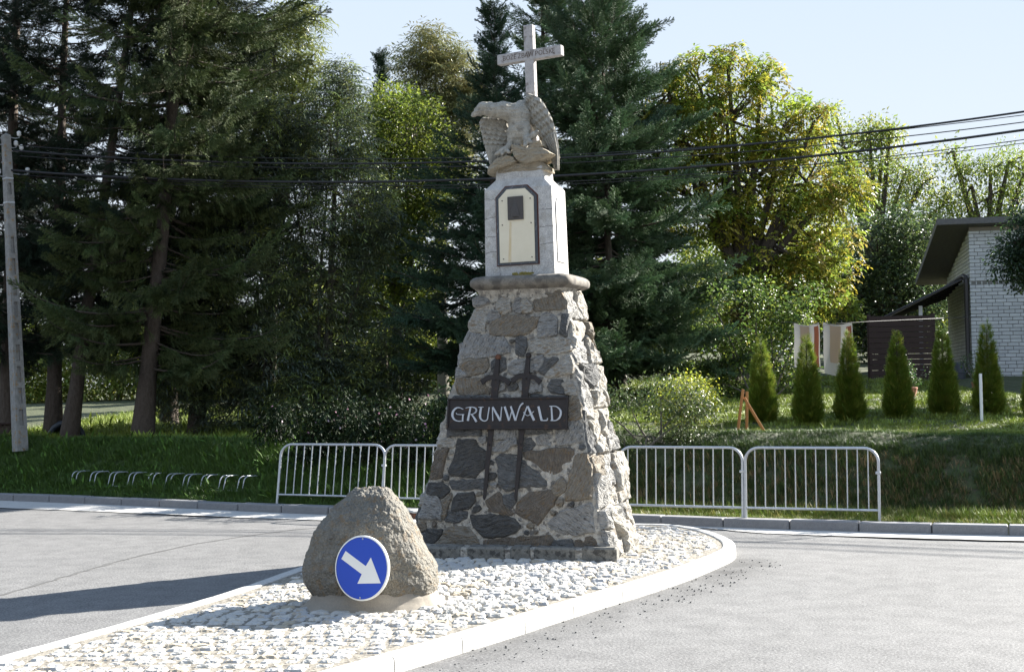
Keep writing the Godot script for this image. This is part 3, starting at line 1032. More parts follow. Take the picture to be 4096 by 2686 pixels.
	for l in lv:
		var row := []
		var hw: float = l[1]
		var hd: float = l[2]
		var ch := 0.012
		for e in [[-hw + ch, hd], [hw - ch, hd], [hw, hd - ch], [hw, -hd + ch], [hw - ch, -hd], [-hw + ch, -hd], [-hw, -hd + ch], [-hw, hd - ch]]:
			row.append(Vector3(e[0], l[0], e[1]))
		sec.append(row)
	for j in sec.size() - 1:
		for i in 8:
			pb2.quad(sec[j][i], sec[j][(i + 1) % 8], sec[j + 1][(i + 1) % 8], sec[j + 1][i])
	pb2.fan(sec[-1], Vector3(0, 1.345, 0))
	part(ped, "block", pb2.mesh(M.plaster))
	# plaques: front framed and cream, right side a plain panel
	var oct := func(x0: float, x1: float, y0: float, y1: float, c: float) -> Array:
		return [Vector2(x0, y0), Vector2(x1, y0), Vector2(x1, y1 - c), Vector2(x1 - c, y1), Vector2(x0 + c, y1), Vector2(x0, y1 - c)]
	var fz := 0.2855
	var fr := part(ped, "plaque_frame", slab(oct.call(-0.275, 0.255, 0.135, 1.10, 0.13), 0.05, M.plaque_frame), Transform3D(Basis(Vector3.RIGHT, -0.009), Vector3(0, 0, fz - 0.02)))
	part(fr, "red_edge", slab(oct.call(-0.287, 0.267, 0.128, 1.112, 0.133), 0.036, M.red_edge))
	var plq := part(fr, "plaque", slab(oct.call(-0.238, 0.218, 0.165, 1.065, 0.11), 0.012, M.plaque), at(0, 0, 0.046))
	part(plq, "rust_run", slab([Vector2(-0.13, 0.17), Vector2(-0.09, 0.17), Vector2(-0.075, 0.66), Vector2(-0.10, 0.665)], 0.001, M.rust_stain), at(0, 0, 0.0118))
	for b in [[-0.19, 0.21], [0.18, 0.215], [-0.195, 0.63], [0.18, 0.635], [-0.19, 0.93], [0.175, 0.935]]:
		var bb := MB.new()
		bb.tube([Vector3(b[0], b[1], 0.01), Vector3(b[0], b[1], 0.017), Vector3(b[0], b[1], 0.019)], [0.008, 0.008, 0.004], 8)
		part(plq, "bolt", bb.mesh(M.crack_shade_and_bolts))
	var rel := part(fr, "bronze_relief", slab([Vector2(-0.115, 0.685), Vector2(0.085, 0.685), Vector2(0.085, 0.97), Vector2(-0.115, 0.97)], 0.02, M.bronze), at(0, 0, 0.0575))
	# a plain half-length figure in low relief
	var fg := MB.new()
	var fp := [Vector3(-0.015, 0.72, 0.016), Vector3(-0.02, 0.80, 0.016), Vector3(-0.018, 0.86, 0.016), Vector3(-0.015, 0.885, 0.016), Vector3(-0.013, 0.92, 0.016), Vector3(-0.013, 0.94, 0.016)]
	fg.tube(fp, [0.055, 0.052, 0.03, 0.02, 0.024, 0.01], 12)
	var fm := fg.mesh(M.bronze)
	part(rel, "figure", fm, Transform3D(Basis.from_scale(Vector3(1, 1, 0.35)), Vector3(0, 0, 0.012)))
	var pan := slab(oct.call(-0.155, 0.155, 0.16, 0.96, 0.08), 0.022, M.plaster)
	part(ped, "side_panel", pan, Transform3D(Basis(Vector3.UP, PI / 2) * Basis(Vector3.RIGHT, -0.009), Vector3(0.441, 0, 0)))
	# cracks along the block joints, their inner shade painted as dark strips; moss tuft
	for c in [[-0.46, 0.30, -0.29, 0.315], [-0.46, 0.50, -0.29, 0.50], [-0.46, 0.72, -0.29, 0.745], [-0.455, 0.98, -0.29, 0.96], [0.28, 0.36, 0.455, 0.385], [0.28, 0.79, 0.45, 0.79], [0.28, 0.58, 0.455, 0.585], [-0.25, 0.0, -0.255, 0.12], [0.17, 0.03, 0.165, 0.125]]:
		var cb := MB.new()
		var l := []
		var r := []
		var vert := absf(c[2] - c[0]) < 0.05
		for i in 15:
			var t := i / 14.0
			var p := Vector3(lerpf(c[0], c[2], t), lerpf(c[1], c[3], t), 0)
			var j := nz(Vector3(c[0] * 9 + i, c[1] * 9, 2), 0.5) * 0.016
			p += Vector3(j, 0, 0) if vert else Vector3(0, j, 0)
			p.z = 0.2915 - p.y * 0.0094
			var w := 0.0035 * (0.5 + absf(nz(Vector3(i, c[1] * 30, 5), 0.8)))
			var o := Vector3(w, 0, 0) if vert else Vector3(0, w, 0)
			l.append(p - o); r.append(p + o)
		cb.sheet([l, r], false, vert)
		part(ped, "crack_shade_strip", cb.mesh(M.crack_shade_and_bolts))
	var ms := MB.new()
	for i in 60:
		var p := Vector3(R(-0.08, 0.18), R(0.0, 0.035), 0.29)
		var rr := R(0.008, 0.02)
		ms.cbox(p - Vector3(rr, rr * 0.7, rr * 0.4), p + Vector3(rr, rr * 0.7, rr * 0.4), rr * 0.5)
	part(ped, "moss", ms.mesh(M.moss))

func cw(poly: Array) -> Array:
	var pk := PackedVector2Array(poly)
	if Geometry2D.is_polygon_clockwise(pk): pk.reverse()
	return Array(pk)

# point q (0..1) round a rounded rectangle
func rrect(hw: float, hd: float, r: float, q: float, y: float) -> Vector3:
	var a := q * TAU
	var e := 2.0 / 9.0
	var c := cos(a)
	var s := sin(a)
	return Vector3(hw * signf(c) * pow(absf(c), e), y, hd * signf(s) * pow(absf(s), e))

# flat plate of the given outline in x and y, its back at z = 0
func slab(poly: Array, t: float, m: Material) -> ArrayMesh:
	var pk := PackedVector2Array(poly)
	if Geometry2D.is_polygon_clockwise(pk): pk.reverse()
	var tr := Geometry2D.triangulate_polygon(pk)
	var mb := MB.new()
	for i in range(0, tr.size(), 3):
		var a := pk[tr[i]]
		var b := pk[tr[i + 1]]
		var c := pk[tr[i + 2]]
		if (b - a).cross(c - a) < 0:
			var d := b
			b = c
			c = d
		mb.tri(Vector3(a.x, a.y, t), Vector3(b.x, b.y, t), Vector3(c.x, c.y, t))
		mb.tri(Vector3(a.x, a.y, 0), Vector3(c.x, c.y, 0), Vector3(b.x, b.y, 0))
	for i in pk.size():
		var a := pk[i]
		var b := pk[(i + 1) % pk.size()]
		mb.quad(Vector3(a.x, a.y, 0), Vector3(b.x, b.y, 0), Vector3(b.x, b.y, t), Vector3(a.x, a.y, t))
	return mb.mesh(m)

# ---------- eagle, cross, sign, swords ----------
func smin(a: float, b: float, k: float) -> float:
	var h := clampf(0.5 + 0.5 * (b - a) / k, 0.0, 1.0)
	return lerpf(b, a, h) - k * h * (1.0 - h)

# surface nets over tapered capsules [a, ra, b, rb] joined smoothly
func flesh(bones: Array, k: float, cell: float, rough: Callable, m: Material) -> ArrayMesh:
	var lo := Vector3.INF
	var hi := -Vector3.INF
	for b in bones:
		var r := maxf(b[1], b[3]) + cell * 2.0 + 0.03
		for e in [b[0], b[2]]:
			lo = lo.min(e - Vector3.ONE * r)
			hi = hi.max(e + Vector3.ONE * r)
	var n := Vector3i(((hi - lo) / cell).ceil()) + Vector3i.ONE
	var f := PackedFloat32Array()
	f.resize(n.x * n.y * n.z)
	f.fill(9.0)
	for b in bones:
		var r := maxf(b[1], b[3]) + k + 0.05
		var bl: Vector3 = (b[0] as Vector3).min(b[2]) - Vector3.ONE * r
		var bh: Vector3 = (b[0] as Vector3).max(b[2]) + Vector3.ONE * r
		var i0 := Vector3i(((bl - lo) / cell).floor()).clamp(Vector3i.ZERO, n - Vector3i.ONE)
		var i1 := Vector3i(((bh - lo) / cell).ceil()).clamp(Vector3i.ZERO, n - Vector3i.ONE)
		var ab: Vector3 = b[2] - b[0]
		var l2 := maxf(ab.length_squared(), 1e-9)
		for z in range(i0.z, i1.z + 1):
			for y in range(i0.y, i1.y + 1):
				for x in range(i0.x, i1.x + 1):
					var p := lo + Vector3(x, y, z) * cell
					var t := clampf((p - b[0]).dot(ab) / l2, 0.0, 1.0)
					var d := p.distance_to(b[0] + ab * t) - lerpf(b[1], b[3], t)
					var q := (z * n.y + y) * n.x + x
					f[q] = smin(f[q], d, k) if f[q] < 8.0 else d
	for z in n.z:
		for y in n.y:
			for x in n.x:
				var q := (z * n.y + y) * n.x + x
				if absf(f[q]) < 0.05: f[q] += rough.call(lo + Vector3(x, y, z) * cell)
	var mb := MB.new()
	var id := PackedInt32Array()
	id.resize(f.size())
	id.fill(-1)
	var cor := [Vector3i(0, 0, 0), Vector3i(1, 0, 0), Vector3i(0, 1, 0), Vector3i(1, 1, 0), Vector3i(0, 0, 1), Vector3i(1, 0, 1), Vector3i(0, 1, 1), Vector3i(1, 1, 1)]
	var edges := [[0, 1], [2, 3], [4, 5], [6, 7], [0, 2], [1, 3], [4, 6], [5, 7], [0, 4], [1, 5], [2, 6], [3, 7]]
	for z in n.z - 1:
		for y in n.y - 1:
			for x in n.x - 1:
				var vals := []
				var neg := 0
				for c in cor:
					var val := f[((z + c.z) * n.y + y + c.y) * n.x + x + c.x]
					vals.append(val)
					if val < 0: neg += 1
				if neg == 0 or neg == 8: continue
				var s := Vector3.ZERO
				var cnt := 0
				for e in edges:
					var a: float = vals[e[0]]
					var b: float = vals[e[1]]
					if (a < 0) != (b < 0):
						s += Vector3(cor[e[0]]).lerp(Vector3(cor[e[1]]), a / (a - b))
						cnt += 1
				id[(z * n.y + y) * n.x + x] = mb.vert(lo + (Vector3(x, y, z) + s / cnt) * cell)
	var sx := 1
	var sy := n.x
	var sz := n.x * n.y
	for z in range(1, n.z - 1):
		for y in range(1, n.y - 1):
			for x in range(1, n.x - 1):
				var q := (z * n.y + y) * n.x + x
				var ins := f[q] < 0
				for ax in 3:
					var st: int = [sx, sy, sz][ax]
					if (f[q + st] < 0) == ins: continue
					var u: int = [sy, sz, sx][ax]
					var w: int = [sz, sx, sy][ax]
					var a := id[q]
					var b := id[q - u]
					var c := id[q - u - w]
					var d := id[q - w]
					if a < 0 or b < 0 or c < 0 or d < 0: continue
					if ins:
						mb.face(a, b, c); mb.face(a, c, d)
					else:
						mb.face(a, c, b); mb.face(a, d, c)
	return mb.mesh(m)

# a wing: thick curved plate between two edge curves, carved with scales above and quills below
func wing(inner: Array, outer: Array, z0: float, zc: float, seed_: float) -> ArrayMesh:
	var nu := 44
	var nv := 84
	var front := []
	var back := []
	for j in nv + 1:
		var t := j / float(nv)
		var a := curve_at(inner, t)
		var b := curve_at(outer, t)
		var rf := []
		var rb := []
		for i in nu + 1:
			var u := i / float(nu)
			var p := a.lerp(b, u)
			var z := z0 + zc * sin(u * PI * 0.5) + 0.03 * (1.0 - t)
			var e := 0.0
			var edge := minf(minf(u, 1.0 - u) * 5.0, minf(t, 1.0 - t) * 12.0)
			if t < 0.56:
				# overlapping scale feathers
				var row := t * 11.0
				var cu := u * 5.5 + (0.5 if int(row) % 2 == 1 else 0.0)
				var fu := cu - floorf(cu) - 0.5
				var fv := row - floorf(row) + fu * fu * 1.4
				e = 0.03 * (fv - floorf(fv)) - 0.012
			else:
				var cu := u * 6.5
				var fu := cu - floorf(cu)
				e = 0.026 * (fu if fu < 0.86 else (1.0 - fu) * 6.0) - 0.004
			e += nz(Vector3(p.x, p.y, seed_), 9.0) * 0.004
			var round_ := minf(edge, 1.0)
			rf.append(Vector3(p.x, p.y, z + e + 0.035 * sqrt(round_)))
			rb.append(Vector3(p.x, p.y, z - 0.035 * sqrt(round_)))
		front.append(rf)
		back.append(rb)
	var mb := MB.new()
	var flip: bool = (curve_at(outer, 0.5).x > curve_at(inner, 0.5).x)
	mb.sheet(front, false, flip)
	mb.sheet(back, false, not flip)
	return mb.mesh(M.statue)

func curve_at(c: Array, t: float) -> Vector2:
	var f := t * (c.size() - 1)
	var i := mini(int(f), c.size() - 2)
	var k := f - i
	var p0 := Vector2(c[maxi(i - 1, 0)][0], c[maxi(i - 1, 0)][1])
	var p1 := Vector2(c[i][0], c[i][1])
	var p2 := Vector2(c[i + 1][0], c[i + 1][1])
	var p3 := Vector2(c[mini(i + 2, c.size() - 1)][0], c[mini(i + 2, c.size() - 1)][1])
	return p1.cubic_interpolate(p2, p0, p3, k)

func build_eagle() -> void:
	var e := thing("eagle_statue", "weathered stone eagle with lowered head and spread wings perched atop the white pedestal", "statue", mono() * Transform3D(Basis.IDENTITY, Vector3(-0.063, 4.81, 0.02)))
	var V := func(x: float, y: float, z: float) -> Vector3: return Vector3((x - 774.0) / 732.0, (1530.0 - y) / 774.0, z)
	var feather := func(p: Vector3) -> float:
		var row := p.y * 26.0 + nz(p, 5.0) * 0.8
		return 0.012 * (row - floorf(row)) + 0.009 * nz(p, 14.0) + 0.006 * nz(p, 34.0)
	var bones := [
		[V.call(762, 1000, 0.04), 0.155, V.call(765, 1150, 0.05), 0.125],
		[V.call(740, 970, 0.06), 0.13, V.call(640, 945, 0.14), 0.105],
		[V.call(640, 945, 0.14), 0.105, V.call(540, 945, 0.2), 0.09],
		[V.call(540, 940, 0.2), 0.088, V.call(465, 925, 0.23), 0.078],
		[V.call(465, 925, 0.23), 0.072, V.call(425, 950, 0.25), 0.055],
		[V.call(425, 960, 0.25), 0.045, V.call(385, 985, 0.265), 0.026],
		[V.call(385, 985, 0.265), 0.026, V.call(364, 1008, 0.27), 0.008],
		[V.call(765, 1150, 0.05), 0.12, V.call(770, 1270, 0.06), 0.085],
		[V.call(720, 1160, 0.1), 0.085, V.call(700, 1260, 0.13), 0.05],
		[V.call(820, 1130, 0.1), 0.09, V.call(850, 1215, 0.14), 0.06],
		[V.call(790, 900, -0.02), 0.10, V.call(850, 870, -0.06), 0.06],
		[V.call(770, 1270, 0.0), 0.09, V.call(800, 1420, -0.04), 0.05]]
	part(e, "body", flesh(bones, 0.05, 0.0125, feather, M.statue))
	# legs and talons
	var lump := func(p: Vector3) -> float: return 0.004 * nz(p, 20.0)
	var legs := [
		[[V.call(700, 1255, 0.13), 0.042, V.call(690, 1310, 0.17), 0.034], [V.call(690, 1310, 0.17), 0.036, V.call(640, 1345, 0.2), 0.034], [V.call(640, 1345, 0.2), 0.032, V.call(585, 1378, 0.23), 0.022], [V.call(655, 1340, 0.2), 0.03, V.call(650, 1385, 0.26), 0.02], [V.call(670, 1335, 0.19), 0.03, V.call(715, 1370, 0.25), 0.02]],
		[[V.call(850, 1215, 0.14), 0.05, V.call(870, 1260, 0.18), 0.042], [V.call(870, 1260, 0.18), 0.042, V.call(868, 1315, 0.24), 0.028], [V.call(875, 1250, 0.18), 0.04, V.call(940, 1215, 0.2), 0.036], [V.call(940, 1215, 0.2), 0.036, V.call(975, 1190, 0.21), 0.026], [V.call(880, 1270, 0.19), 0.036, V.call(925, 1290, 0.25), 0.024]]]
	for l in legs:
		part(e, "leg", flesh(l, 0.025, 0.009, lump, M.statue))
	# wings
	var rin := [[800, 850], [800, 960], [850, 1060], [900, 1150], [960, 1260], [1020, 1370], [1050, 1460], [1070, 1535]]
	var rout := [[860, 784], [975, 850], [1040, 960], [1085, 1060], [1115, 1180], [1135, 1300], [1142, 1420], [1135, 1552]]
	var lin_ := [[640, 1000], [650, 1080], [665, 1160], [680, 1230], [685, 1290], [660, 1360], [600, 1430], [520, 1500]]
	var lout := [[420, 985], [388, 1040], [400, 1110], [418, 1190], [435, 1270], [455, 1350], [475, 1430], [495, 1500]]
	var cv := func(a: Array) -> Array:
		var o := []
		for p in a:
			var q: Vector3 = V.call(p[0], p[1], 0)
			o.append([q.x, q.y])
		return o
	part(e, "wing", wing(cv.call(rin), cv.call(rout), -0.06, 0.09, 3.0))
	part(e, "wing", wing(cv.call(lin_), cv.call(lout), -0.04, 0.10, 8.0))
	# layered rocks of the perch
	var rocks := [
		[[480, 1560, 0.02], [500, 1500, 0.0], [570, 1425, 0.0], [690, 1385, 0.0], [760, 1420, 0.0], [785, 1455, 0], [730, 1490, 0], [600, 1520, 0], [545, 1560, 0]],
		[[715, 1285, 0], [790, 1300, 0], [860, 1330, 0], [1000, 1330, 0], [1090, 1385, 0], [1120, 1410, 0], [1010, 1465, 0], [860, 1500, 0], [770, 1450, 0], [735, 1380, 0]],
		[[905, 1310, 0], [960, 1280, 0], [1015, 1275, 0], [1030, 1330, 0], [960, 1350, 0], [910, 1345, 0]],
		[[560, 1500, 0], [760, 1470, 0], [1000, 1470, 0], [1060, 1520, 0], [1060, 1556, 0], [560, 1556, 0]]]
	var zz := [[-0.16, 0.24], [-0.18, 0.25], [-0.05, 0.24], [-0.2, 0.19]]
	for ri in 4:
		var poly := []
		for p in rocks[ri]:
			var q: Vector3 = V.call(p[0], p[1], 0)
			poly.append(Vector2(q.x, q.y))
		part(e, "perch_rock", rock_slab(cw(poly), zz[ri][0], zz[ri][1], ri * 5.3, M.perch))

# a ragged block: outline in x and y, from z0 to z1
func rock_slab(poly: Array, z0: float, z1: float, seed_: float, m: Material) -> ArrayMesh:
	var ring := resample(poly, 0.03)
	var c := Vector2.ZERO
	for p in ring: c += p
	c /= ring.size()
	var rings := []
	for sp in [[0.0, z0 - 0.01], [0.8, z0], [0.98, lerpf(z0, z1, 0.15)], [1.0, lerpf(z0, z1, 0.5)], [0.98, lerpf(z0, z1, 0.85)], [0.9, z1], [0.55, z1 + 0.015], [0.0, z1 + 0.02]]:
		var r := []
		for p in ring:
			var q: Vector2 = c + (p - c) * float(sp[0])
			var lay := nz(Vector3(seed_, q.y * 16.0, 0), 1.0) * 0.03
			var w := Vector3(q.x, q.y, sp[1])
			r.append(w + Vector3(nz(w + Vector3(seed_, 0, 0), 8.0) * 0.016, nz(w + Vector3(0, seed_, 0), 8.0) * 0.012, (nz(w, 7.0) * 0.03 + lay) * (1.0 if sp[1] > 0 else -1.0)))
		rings.append(r)
	var mb := MB.new()
	for j in rings.size() - 1:
		for i in ring.size():
			var i2 := (i + 1) % ring.size()
			mb.quad(rings[j][i], rings[j][i2], rings[j + 1][i2], rings[j + 1][i])
	return mb.mesh(m)

func build_cross() -> void:
	var t := mono() * Transform3D(Basis(Vector3.UP, -0.13) * Basis(Vector3.BACK, 0.025), Vector3(0.055, 4.80, -0.13))
	var c := thing("stone_cross", "speckled white stone cross with engraved words rising behind the eagle", "cross", t)
	var mb := MB.new()
	mb.cbox(Vector3(-0.062, 0, -0.045), Vector3(0.062, 1.88, 0.045), 0.006)
	part(c, "shaft", mb.mesh(M.cross))
	var ar := MB.new()
	ar.cbox(Vector3(-0.445, 1.43, -0.049), Vector3(0.445, 1.56, 0.049), 0.006)
	var arm := part(c, "arm", ar.mesh(M.cross))
	var tm := TextMesh.new()
	tm.text = "BOŻE ZBAW POLSKĘ"
	var f := SystemFont.new()
	f.font_names = PackedStringArray(["Droid Sans"])
	tm.font = f
	tm.font_size = 32
	tm.pixel_size = 0.0026
	tm.depth = 0.003
	tm.material = mat(lin(.10, .075, .06), 0.95)
	part(arm, "lettering", tm, Transform3D(Basis.from_scale(Vector3(0.98, 0.95, 1)), Vector3(0.0, 1.497, 0.0498)))

func ribbon(mb: MB, pts: Array, z0: float, z1: float) -> void:
	var l := []
	var r := []
	# smooth the stroke
	var fine := []
	for i in pts.size() - 1:
		for k in 5:
			var t := k / 5.0
			var p0: Array = pts[maxi(i - 1, 0)]
			var p1: Array = pts[i]
			var p2: Array = pts[i + 1]
			var p3: Array = pts[mini(i + 2, pts.size() - 1)]
			var v := Vector3(p1[0], p1[1], p1[2]).cubic_interpolate(Vector3(p2[0], p2[1], p2[2]), Vector3(p0[0], p0[1], p0[2]), Vector3(p3[0], p3[1], p3[2]), t) if pts.size() > 2 else Vector3(p1[0], p1[1], p1[2]).lerp(Vector3(p2[0], p2[1], p2[2]), t)
			fine.append(v)
	fine.append(Vector3(pts[-1][0], pts[-1][1], pts[-1][2]))
	for i in fine.size():
		var a: Vector3 = fine[maxi(i - 1, 0)]
		var b: Vector3 = fine[mini(i + 1, fine.size() - 1)]
		var d := Vector2(b.x - a.x, b.y - a.y).normalized()
		var n: Vector2 = Vector2(-d.y, d.x) * fine[i].z * 0.5
		l.append(Vector2(fine[i].x, fine[i].y) + n)
		r.append(Vector2(fine[i].x, fine[i].y) - n)
	for i in fine.size() - 1:
		var q := [r[i], r[i + 1], l[i + 1], l[i]]
		mb.quad(Vector3(q[0].x, q[0].y, z1), Vector3(q[1].x, q[1].y, z1), Vector3(q[2].x, q[2].y, z1), Vector3(q[3].x, q[3].y, z1))
		mb.quad(Vector3(q[0].x, q[0].y, z0), Vector3(q[1].x, q[1].y, z0), Vector3(q[1].x, q[1].y, z1), Vector3(q[0].x, q[0].y, z1))
		mb.quad(Vector3(q[2].x, q[2].y, z0), Vector3(q[3].x, q[3].y, z0), Vector3(q[3].x, q[3].y, z1), Vector3(q[2].x, q[2].y, z1))
	for e in [[l[0], r[0]], [r[-1], l[-1]]]:
		mb.quad(Vector3(e[0].x, e[0].y, z0), Vector3(e[1].x, e[1].y, z0), Vector3(e[1].x, e[1].y, z1), Vector3(e[0].x, e[0].y, z1))

const LETTERS := {
	"g": [[[517, 1264, 9], [482, 1247, 11], [446, 1255, 18], [418, 1290, 25], [411, 1330, 25], [428, 1368, 18], [465, 1385, 11], [514, 1383, 10]], [[513, 1320, 15], [506, 1380, 16]], [[449, 1300, 7], [455, 1314, 7], [482, 1318, 8], [524, 1318, 9]]],
	"r": [[[590, 1246, 18], [556, 1382, 25]], [[543, 1252, 7], [596, 1242, 9], [638, 1256, 15], [642, 1288, 15], [610, 1312, 9], [572, 1318, 7]], [[596, 1316, 14], [618, 1352, 20], [638, 1392, 25]]],
	"u": [[[692, 1245, 22], [676, 1330, 25], [686, 1370, 17], [716, 1385, 11], [742, 1370, 10], [754, 1320, 11], [770, 1245, 13]], [[666, 1245, 8], [714, 1244, 8]]],
	"n": [[[800, 1245, 10], [794, 1384, 10]], [[802, 1245, 20], [866, 1382, 26]], [[888, 1243, 10], [868, 1384, 10]]],
	"w": [[[916, 1241, 24], [948, 1382, 22]], [[948, 1384, 9], [985, 1275, 11]], [[974, 1240, 20], [1010, 1382, 24]], [[1010, 1384, 10], [1056, 1250, 13], [1092, 1207, 16]]],
	"a": [[[1128, 1240, 12], [1070, 1384, 12]], [[1132, 1240, 22], [1182, 1382, 27]], [[1088, 1300, 7], [1126, 1335, 7], [1186, 1292, 7]]],
	"l": [[[1232, 1243, 25], [1252, 1382, 25]], [[1246, 1382, 12], [1298, 1383, 11], [1308, 1360, 9]]],
	"d": [[[1352, 1245, 16], [1350, 1382, 21]], [[1335, 1243, 9], [1395, 1245, 11], [1434, 1290, 21], [1422, 1350, 21], [1385, 1383, 11], [1335, 1384, 10]]]}

func build_sign_and_swords() -> void:
	var lean := 0.158
	var zb: float = MK * prof(1.81).x + 0.085
	var t := mono() * Transform3D(Basis(Vector3.RIGHT, -lean), Vector3(-0.085, 1.81, zb))
	var b := thing("name_board", "dark brown iron board with pale letters reading GRUNWALD on the monument", "sign", t)
	var pl := MB.new()
	pl.cbox(Vector3(-0.755, -0.185, -0.012), Vector3(0.755, 0.185, 0.008), 0.003)
	part(b, "board", pl.mesh(M.iron))
	var hx := 0.762
	var hy := 0.191
	for e in [[Vector3(-hx, hy - 0.022, -0.02), Vector3(hx, hy, 0.026)], [Vector3(-hx, -hy, -0.02), Vector3(hx, -hy + 0.022, 0.026)], [Vector3(-hx, -hy + 0.022, -0.02), Vector3(-hx + 0.022, hy - 0.022, 0.026)], [Vector3(hx - 0.022, -hy + 0.022, -0.02), Vector3(hx, hy - 0.022, 0.026)]]:
		var fr := MB.new()
		fr.cbox(e[0], e[1], 0.003)
		part(b, "frame_bar", fr.mesh(M.iron))
	for ch in ["g", "r", "u", "n", "w", "a", "l", "d"]:
		var mb := MB.new()
		var k := 0
		for s in LETTERS[ch]:
			var pts := []
			for p in s: pts.append([(p[0] + (p[1] - 1152.0) * 0.1 - 943.0) / 746.0, (1309.0 - p[1]) / 840.0, p[2] * 0.76 / 746.0])
			ribbon(mb, pts, 0.009, 0.024 + k * 0.0006)
			k += 1
		part(b, "letter_" + ch, mb.mesh(M.letter))
	# swords fixed to the stones, the board in front of their blades
	var data := [[Vector2(-0.232, 2.49), Vector2(-0.345, 0.783), Vector2(-0.252, 2.235), "iron sword with a rusty round pommel, left of the two behind the board"], [Vector2(0.155, 2.50), Vector2(0.05, 0.785), Vector2(0.138, 2.245), "iron sword with a dark round pommel, right of the two behind the board"]]
	for d in data:
		var top: Vector2 = d[0]
		var tip: Vector2 = d[1]
		var A := Vector3(top.x, top.y, MK * prof(top.y).x + 0.06)
		var B := Vector3(tip.x, tip.y, MK * prof(tip.y).x + 0.06)
		var up := (A - B).normalized()
		var side := up.cross(Vector3(0, 0, 1)).normalized()
		var bs := Basis(side, up, side.cross(up))
		var len := A.distance_to(B)
		var s := thing("iron_sword", d[3], "sword", mono() * Transform3D(bs, B), "swords on the monument")
		var gy: float = len * (d[2].y - tip.y) / (top.y - tip.y)
		part(s, "blade", slab([Vector2(0, 0), Vector2(0.018, 0.03), Vector2(0.045, gy - 0.09), Vector2(0.052, gy - 0.085), Vector2(0.05, gy), Vector2(-0.05, gy), Vector2(-0.052, gy - 0.085), Vector2(-0.045, gy - 0.09), Vector2(-0.018, 0.03)], 0.014, M.iron), at(0, 0, -0.004))
		part(s, "guard", slab([Vector2(0, gy - 0.06), Vector2(0.05, gy - 0.02), Vector2(0.10, gy - 0.035), Vector2(0.165, gy - 0.09), Vector2(0.20, gy - 0.035), Vector2(0.13, gy + 0.015), Vector2(0.05, gy + 0.035), Vector2(-0.05, gy + 0.035), Vector2(-0.13, gy + 0.015), Vector2(-0.20, gy - 0.035), Vector2(-0.165, gy - 0.09), Vector2(-0.10, gy - 0.035), Vector2(-0.05, gy - 0.02)], 0.02, M.iron), at(0, 0, -0.008))
		part(s, "grip", slab([Vector2(-0.034, gy + 0.03), Vector2(0.034, gy + 0.03), Vector2(0.022, len - 0.03), Vector2(-0.022, len - 0.03)], 0.026, M.iron), at(0, 0, -0.011))
		var pm := MB.new()
		pm.tube([Vector3(0, len, -0.016), Vector3(0, len, 0.012), Vector3(0, len, 0.022)], [0.034, 0.034, 0.02], 18)
		part(s, "pommel", pm.mesh(M.rust if d[0].x < 0 else M.iron))
		for by in [gy - 0.02, len * 0.385]:
			var bo := MB.new()
			bo.tube([Vector3(0, by, 0.005), Vector3(0, by, 0.02), Vector3(0, by, 0.023)], [0.011, 0.011, 0.006], 8)
			part(s, "bolt", bo.mesh(M.iron))

